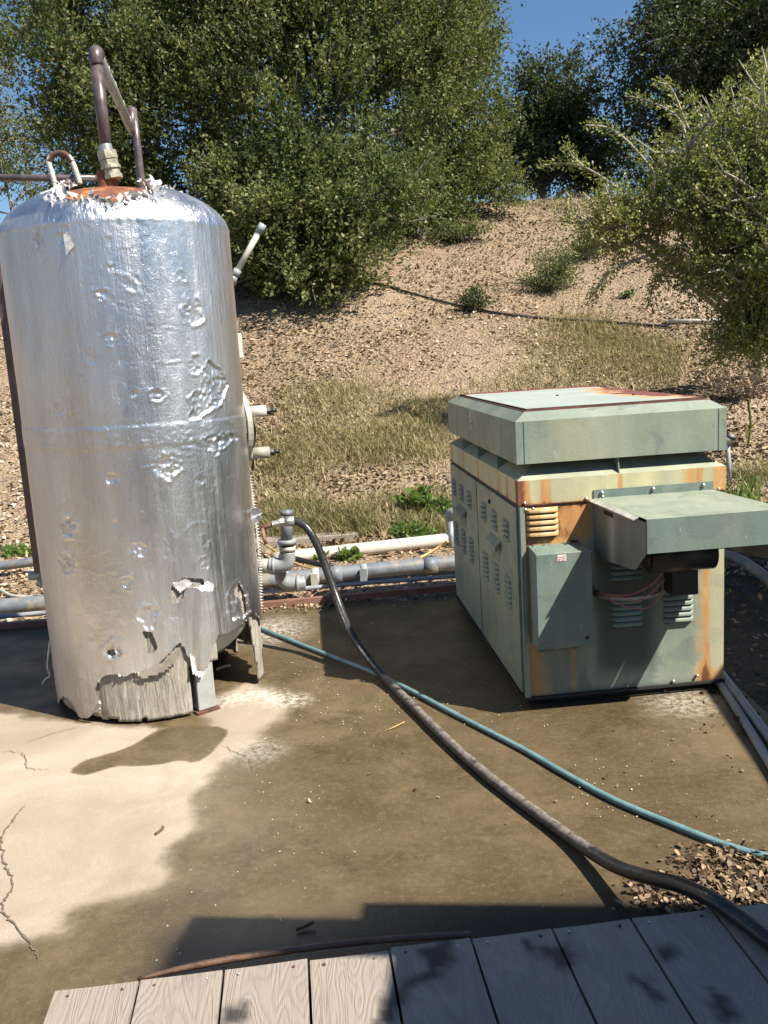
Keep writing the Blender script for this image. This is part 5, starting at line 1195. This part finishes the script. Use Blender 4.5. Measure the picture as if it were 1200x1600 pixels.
# long sprays reaching left out of that bush
def spray(name, label, pts, n, L, mat='bush', r=.012, wid=.09):
    base = np.array(pts[0]); T_ = thing(name, label, 'branch', tuple(base)) if label else None
    return T_
YB_ = 9.75
Pl = []; Dl = []; VB = []; FB = []
yo = bpy.data.objects['young_oak']
for px_ in ([(1010, 330), (960, 290), (915, 262), (880, 255), (848, 258)], [(915, 262), (895, 245), (885, 228)], [(1040, 290), (985, 225), (950, 200), (915, 195)], [(1080, 240), (1060, 185), (1020, 160), (985, 150)], [(1075, 200), (1050, 140), (1030, 128)], [(1100, 210), (1085, 165), (1080, 150)], [(1010, 400), (960, 420), (935, 450), (920, 470)], [(1040, 420), (1020, 450), (1015, 475)], [(1140, 470), (1120, 520), (1130, 560)], [(985, 330), (940, 340), (905, 350), (880, 340)], [(1150, 190), (1170, 130), (1182, 95)], [(1180, 180), (1195, 110), (1200, 80)], [(1000, 380), (950, 385), (905, 400)], [(1120, 200), (1125, 160), (1140, 130)], [(1150, 520), (1120, 560), (1100, 570)]):
    P = crom([at(x, y, YB_ + .15 * math.sin(x)) for x, y in px_], 7)
    v, f = tube_vf(P, np.linspace(.016, .004, len(P)), 5, False); b = len(VB); VB += [x - RB for x in v]; FB += [tuple(i + b for i in q) for q in f]
    for i in range(1, len(P)):
        for _ in range(int(16)):
            t = random.random(); p = P[i - 1] * (1 - t) + P[i] * t; dr_ = P[i] - P[i - 1]; dr_ /= np.linalg.norm(dr_)
            side = unit(1)[0]; q_ = p + side * random.random() ** .6 * .075 + dr_ * .03; Pl.append(q_); Dl.append(side * .7 + dr_ * .7)
mk('spray_twigs', VB, FB, M['bark_pale'], yo, True, kind='stuff')
Pl = np.array(Pl); Dl = np.array(Dl); ll = .036 * rng.uniform(.6, 1.2, len(Pl)); leaf_mesh('spray_leaves', Pl, Dl, ll, ll * .3, 'bush', yo, .55 + rng.normal(0, .22, len(Pl)), origin=RB)
# small shrubs on the slope
def shrub(name, label, px, py, rx, ry, rz, n, L, mat, ns=20, cat='shrub', stem='bark', group=None):
    base = hit(px, py); T_ = thing(name, label, cat, tuple(base), group=group); c = base + np.array([0, 0, rz * .85])
    V = []; F = []; tips = []
    for i in range(ns):
        u = unit(1)[0]; u[2] = abs(u[2]) * .9 + .25; u /= np.linalg.norm(u); e = base + u * np.array([rx, ry, rz * 1.6]) * random.uniform(.7, 1.1)
        m_ = base + (e - base) * .5 + np.array([0, 0, .06]) * rz; P = crom([base + rng.normal(0, .02, 3), m_, e], 4)
        v, f = tube_vf(P, np.linspace(.008, .003, len(P)), 4, False); b = len(V); V += [x - base for x in v]; F += [tuple(k_ + b for k_ in q) for q in f]; tips += P[3:]
    mk('stems', V, F, M[stem], T_, True)
    tips = np.array(tips); ii = rng.integers(0, len(tips), n); off = rng.normal(0, .09, (n, 3)) * np.array([rx, ry, rz]) * 1.4
    P = tips[ii] + off; P[:, 2] = np.maximum(P[:, 2], ground_z(P[:, 0], P[:, 1]) + .01)
    ll = L * rng.uniform(.6, 1.2, n); leaf_mesh('foliage', P, unit(n) * .8 + np.array([0, 0, .4]), ll, ll * .27, mat, T_, .45 + rng.normal(0, .22, n), origin=base)
    return T_
shrub('low_shrub', 'grey green shrub in the middle of the mulch slope, below the crest', 862, 455, .60, .5, .48, 4200, .042, 'oak', 40)
shrub('low_shrub', 'small shrub with brownish base beside the black irrigation line', 742, 488, .30, .25, .24, 900, .05, 'oak_dark', 20)
shrub('low_shrub', 'low spreading shrub at the foot of the slim oak near the crest', 725, 378, .62, .5, .30, 2600, .05, 'oak', 30)
shrub('low_shrub', 'small tuft of green leaves above the irrigation line', 742, 462, .14, .12, .12, 220, .05, 'green', 10)
shrub('low_shrub', 'green sprawl under the left side of the central oak', 400, 436, .9, .5, .36, 3400, .05, 'oak', 30)
shrub('low_shrub', 'leafy skirt under the central oak close to the mulch', 505, 462, .75, .5, .34, 3600, .052, 'oak', 30)
shrub('low_shrub', 'sparse shrub growing near the top of the slope left of the bush', 918, 405, .45, .4, .38, 1500, .05, 'oak', 24)
shrub('dry_brush', 'tangle of dry twigs and dead leaves at the foot of the right hand bush', 1150, 625, .75, .4, .30, 1300, .045, 'litter', 60, 'brush')
shrub('leafy_weed', 'bright green feathery weed behind the white pipe', 640, 852, .22, .16, .14, 1500, .045, 'green', 24, 'weed')
shrub('leafy_weed', 'broad dark green dock plant behind the feathery weed', 655, 800, .18, .14, .15, 150, .11, 'green', 16, 'weed')
shrub('leafy_weed', 'green weed patch just left of the enclosure', 690, 805, .2, .16, .10, 700, .05, 'green', 16, 'weed')
shrub('leafy_weed', 'small bright rosette weed between the white and dark pipes', 545, 876, .12, .10, .05, 90, .085, 'green', 10, 'weed')
shrub('leafy_weed', 'tiny weed beside the short black hose end', 500, 874, .10, .08, .04, 60, .06, 'green', 8, 'weed')
shrub('leafy_weed', 'small low weeds in shade at the far left', 30, 868, .3, .2, .06, 300, .06, 'green', 10, 'weed')
shrub('leafy_weed', 'small green weed on bare slope below the young oak', 978, 466, .14, .1, .10, 120, .06, 'green', 8, 'weed')
# strap leaved plants right of the enclosure
def blades(P0, H, lean, wd, seg=4):
    """curved tapering blades: P0 (n,3)"""
    n = len(P0); th = rng.uniform(0, 2 * PI, n); dx = np.cos(th) * lean; dy = np.sin(th) * lean; V = []
    sdx, sdy = -np.sin(th) * wd, np.cos(th) * wd
    for k in range(seg + 1):
        t = k / seg; c = np.stack([P0[:, 0] + dx * t * t, P0[:, 1] + dy * t * t, P0[:, 2] + H * (t - .22 * t * t * (np.hypot(dx, dy) / (H + 1e-6)))], -1); w2 = (1 - t) ** .7 * (1 if k < seg else 0)
        if k < seg: V += [c + np.stack([sdx * w2, sdy * w2, 0 * sdx], -1), c - np.stack([sdx * w2, sdy * w2, 0 * sdx], -1)]
        else: V += [c]
    V = np.stack(V, 1); m_ = V.shape[1]; i = np.arange(n)[:, None] * m_; F = []
    for k in range(seg - 1): F += [i + np.array([[2 * k, 2 * k + 1, 2 * k + 3]]), i + np.array([[2 * k, 2 * k + 3, 2 * k + 2]])]
    F += [i + np.array([[2 * seg - 2, 2 * seg - 1, 2 * seg]])]
    return V.reshape(-1, 3), np.concatenate(F), m_
for px, py, n, H, lab in ((1150, 800, 26, .42, 'strap leaved green plant beside the right side of the enclosure'), (1180, 790, 18, .34, 'strap leaved plant at the right edge by the litter')):
    b_ = hit(px, py); T_ = thing('strap_plant', lab, 'plant', tuple(b_))
    P0 = np.tile(b_, (n, 1)) + rng.normal(0, .07, (n, 3)) * np.array([1, 1, 0]); V, F, m_ = blades(P0, H * rng.uniform(.5, 1.2, n), rng.uniform(.05, .3, n), rng.uniform(.009, .016, n), 5)
    mk('leaves', V, F, M['green'], T_, False, {'rnd': np.repeat(rng.uniform(.3, 1, n), m_)}, origin=tuple(b_))
b_ = hit(1168, 700); T_ = thing('seed_stalk_plant', 'tall green seed stalk with arching straw coloured blades right of the cap', 'plant', tuple(b_))
V, F = tube_vf(crom([b_, b_ + np.array([.03, 0, .25]), b_ + np.array([0, 0, .52])], 5), .012, 6); mk('stalk', V, F, M['green'], T_, True, {'rnd': [.5] * len(V)}, origin=b_)
P0 = np.tile(b_ + np.array([0, 0, .1]), (9, 1)); V, F, m_ = blades(P0, rng.uniform(.2, .5, 9), rng.uniform(.4, .8, 9), rng.uniform(.008, .012, 9), 6); mk('leaves', V, F, M['grass'], T_, False, {'rnd': np.repeat(rng.uniform(.5, .8, 9), m_)}, origin=b_)

# grass on the bank (stuff)
def grass(name, label, polys, nclump, per, H, rad=.12, mat='grass', bias=0.0, lean=.5):
    V_ = []; cl = []
    for poly, wgt in polys:
        xs_ = [p[0] for p in poly]; ys_ = [p[1] for p in poly]; k = 0; tries = 0
        while k < nclump * wgt and tries < 20000:
            tries += 1; x, y = random.uniform(min(xs_), max(xs_)), random.uniform(min(ys_), max(ys_))
            if not pip(np.array([x]), np.array([y]), poly)[0]: continue
            P = hit(x, y)
            if vnoise(np.array([[P[0] * 1.3, P[1] * 1.3, 1.0]]), 33)[0] + random.uniform(-.55, .55) < .02: continue
            cl.append(P); k += 1
    cl = np.array(cl); ci = np.repeat(np.arange(len(cl)), per); n = len(ci)
    P0 = cl[ci] + rng.normal(0, rad, (n, 3)) * np.array([1, 1, 0]); P0[:, 2] = ground_z(P0[:, 0], P0[:, 1]) - .01
    hs = np.repeat(rng.uniform(.5, 1.25, len(cl)), per); Hh = H * hs * rng.uniform(.5, 1.15, n)
    V, F, m_ = blades(P0, Hh, lean * Hh * rng.uniform(.3, 1.6, n), rng.uniform(.0024, .0058, n), 3)
    rn = np.repeat(rng.uniform(.1, .75, len(cl)) + bias, per) + rng.normal(0, .16, n)
    mk(name, V, F, M[mat], None, False, {'rnd': np.repeat(np.clip(rn, 0, 1), m_)}, label=label, cat='grass', kind='stuff')
grass('bank_grass', 'olive and straw coloured grass tufts across the lower slope', [
    ([(385, 650), (470, 615), (560, 590), (660, 560), (720, 530), (760, 560), (740, 640), (690, 690), (640, 720), (560, 710), (480, 730), (385, 740)], .5),
    ([(690, 550), (800, 515), (900, 505), (990, 515), (1060, 550), (1060, 610), (720, 620)], .40), ([(840, 460), (1000, 440), (1100, 500), (1080, 540), (900, 540)], .03), ([(390, 700), (520, 720), (500, 800), (400, 800)], .08)], 1500, 15, .17, .20, bias=.24, lean=1.2)
grass('verge_grass', 'dry pale grass along the foot of the slope behind the pipes', [
    ([(410, 790), (560, 790), (700, 780), (700, 838), (560, 838), (410, 842)], .8), ([(1150, 740), (1200, 735), (1200, 790), (1160, 790)], .1), ([(540, 700), (700, 700), (700, 780), (560, 780)], .1)], 210, 50, .17, .09, bias=.12, lean=.9)
grass('crest_grass', 'green grass tufts standing on the crest against the sky', [([(750, 318), (790, 316), (800, 322), (755, 324)], .4), ([(805, 318), (900, 322), (900, 330), (805, 326)], .6)], 10, 50, .42, .14, bias=-.05)

# fallen leaves (stuff)
def litter(name, label, n, fx, L, mat='litter', zoff=.012, bias=0):
    X, Y = fx(n); Z = ground_z(X, Y); onslab = (X < 1.65) & (X > -5) & (Y < 6.12); Z = np.where(onslab, .002, Z) + rng.uniform(.002, zoff, len(X))
    d = unit(len(X)); d[:, 2] *= .38; ll = L * rng.uniform(.4, 1.5, len(X))
    d2, a, b = rot_frames(d); n_ = len(X); 
    # lay leaves mostly flat: normal near +z with tilt
    nrm = np.array([0, 0, 1.0]) + rng.normal(0, .38, (n_, 3)); a = np.cross(nrm, d2); a /= np.linalg.norm(a, axis=1, keepdims=True); up = np.cross(d2, a)
    P = np.stack([X, Y, Z], -1); Wd = (ll * rng.uniform(.24, .36, n_))[:, None]; l_ = ll[:, None]; cu = rng.uniform(-.25, .45, n_)[:, None] * Wd
    V = np.stack([P, P + d2 * l_ * .3 + a * Wd * .9 + up * cu, P + d2 * l_ * .72 + a * Wd * .8 + up * cu, P + d2 * l_ + up * cu * .6, P + d2 * l_ * .72 - a * Wd * .8 + up * cu, P + d2 * l_ * .3 - a * Wd * .9 + up * cu], 1)
    mnz = np.minimum(V[..., 2].min(1), 0 + Z) - Z; V[..., 2] -= np.minimum(mnz, 0)[:, None] * .8
    i = np.arange(n_)[:, None] * 6; F = np.concatenate([i + np.array([[0, 1, 2, 3]]), i + np.array([[0, 3, 4, 5]])])
    return mk(name, V.reshape(-1, 3), F, M[mat], None, False, {'rnd': np.repeat(np.clip(rng.random(n_) + bias + .65 * fbm(np.stack([X * .5, Y * .5, X * 0], -1), 3, 91) - .26 * sstep(13, 16.5, Y), 0, 1), 6)}, label=label, cat='leaf litter', kind='stuff')
def f_hill(n):
    Y = 6.2 + (24 - 6.2) * rng.random(n) ** 1.35; X = (rng.random(n) * 2 - 1) * (.50 * Y + .6) + .01 * Y
    den = fbm(np.stack([X * .7, Y * .7, X * 0], -1), 3, 60); k = rng.random(n) < np.clip(.62 + 1.7 * den, .10, 1); return X[k], Y[k]
litter('slope_leaf_litter', 'dry brown oak leaves covering the slope and the ground behind the pipes', 120000, f_hill, .048)
def f_pile(n):
    c = np.array([gnd(x, y)[:2] for x, y in ((1100, 1385), (1150, 1375), (1190, 1370), (1050, 1400), (1160, 1400), (1195, 1395), (1130, 1355))]); i = rng.integers(0, len(c), n); p = c[i] + rng.normal(0, .06, (n, 2)); return p[:, 0], p[:, 1]
litter('leaf_pile', 'drift of curled brown leaves on the slab against the deck edge', 2100, f_pile, .023, zoff=.020, bias=-.34)
def f_edge(n):
    X = rng.uniform(-3.2, 1.6, n); Y = 6.10 + np.abs(rng.normal(0, .10, n)) * -1 + .02; k = (X > -.9) & (X < -.35) | (rng.random(n) < .25); return X[k], Y[k]
litter('slab_edge_leaves', 'fine dark leaves gathered along the back edge of the slab', 1100, f_edge, .028, zoff=.015, bias=-.25)
def f_right(n):
    X = rng.uniform(1.45, 2.6, n); Y = rng.uniform(2.6, 6.6, n); k = X > 1.56 + .1 * rng.normal(size=n); return X[k], Y[k]
litter('shade_leaves', 'dark leaves on the shaded ground right of the enclosure', 1500, f_right, .035, zoff=.01, bias=-.45)
def f_sc(n):
    X = np.concatenate([rng.uniform(-.5, 1.5, n), rng.normal(1.38, .09, n // 2), rng.normal(1.2, .25, n // 3)]); Y = np.concatenate([rng.uniform(2.5, 6, n), rng.normal(3.75, .2, n // 2), rng.normal(3.0, .3, n // 3)]); k = (Y > 2.35); return X[k], Y[k]
litter('scattered_leaf_bits', 'few stray leaf fragments on the wet concrete', 70, f_sc, .016, zoff=.006, bias=-.35)
# pale grit on the wet slab
n = 1500; X = rng.uniform(-.85, 1.5, n); Y = rng.uniform(2.3, 5.8, n) ; k = (vnoise(np.stack([X * 2.5, Y * 2.5, X * 0], -1), 70) + rng.uniform(-.6, .6, n) > .1) ; X, Y = X[k], Y[k]; n = len(X)
r = rng.uniform(.0012, .0036, n); base = np.stack([X, Y, np.full(n, .0055)], -1)
oc = np.array([[1, 0, 0], [0, 1, 0], [-1, 0, 0], [0, -1, 0], [0, 0, .8]]); V = (base[:, None] + oc[None] * r[:, None, None] * rng.uniform(.6, 1.4, (n, 5, 1))).reshape(-1, 3)
i = np.arange(n)[:, None] * 5; F = np.concatenate([i + np.array([[0, 1, 4]]), i + np.array([[1, 2, 4]]), i + np.array([[2, 3, 4]]), i + np.array([[3, 0, 4]])])
mk('grit', V, F, M['stone'], None, label='pale grit scattered over the wet concrete', cat='grit', kind='stuff')
n = 420; Y = rng.uniform(8.4, 21, n); X = (rng.random(n) * 2 - 1) * (.5 * Y); Z = ground_z(X, Y) + .012; V = []; F = []
for i in range(n):
    a = rng.uniform(0, 2 * PI); l_ = rng.uniform(.06, .32); p = np.array([X[i], Y[i], Z[i]]); q_ = p + np.array([math.cos(a), math.sin(a), rng.uniform(-.05, .35)]) * l_; q_[2] = max(q_[2], float(ground_z(q_[0], q_[1])) + .01)
    m_ = (p + q_) / 2 + rng.normal(0, .02, 3); b = len(V); v, f = tube_vf([p, m_, q_], [.006, .005, .002], 4, False); V += v; F += [tuple(k + b for k in t) for t in f]
mk('slope_twigs', V, F, M['bark'], None, True, label='short dead twigs lying among the leaves on the slope', cat='twigs', kind='stuff')
# a few stray twigs and bits on the dry slab
for px, py, l_, lab in ((243, 1303, .05, 'dark curled twig on the dry concrete patch'), (745, 1360, .03, 'small pale stone on the wet slab near the deck')):
    g = gnd(px, py, .008)
    if 'twig' in lab: pipe('twig', [g, g + np.array([.02, .03, .004]), g + np.array([.015, .05, .0])], .005, 'stick', lab, 'twig', 4, 6)
pipe('straw', [gnd(607, 1140, .008), gnd(632, 1128, .01)], .003, 'yellow', 'pale straw beside the black hose on the wet concrete', 'straw', 1, 5)
pipe('twig', [gnd(462, 1452, .01), gnd(478, 1446, .014), gnd(490, 1440, .02)], .006, 'stick', 'dark wet twig in the shade behind the deck edge', 'twig', 3, 6)

# repeats carry a group
GR = {'oak_tree': 'oak trees on the slope and its crest', 'low_shrub': 'low shrubs on the mulched slope', 'leafy_weed': 'green weeds along the foot of the slope', 'strap_plant': 'strap leaved plants right of the enclosure', 'grey_conduit': 'conduits running out past the right of the enclosure', 'yellow_tube': 'yellow tubes among the pipes'}
for o in list(sc.objects):
    if o.parent is None:
        g = GR.get(o.name.split('.')[0])
        if g: o['group'] = g
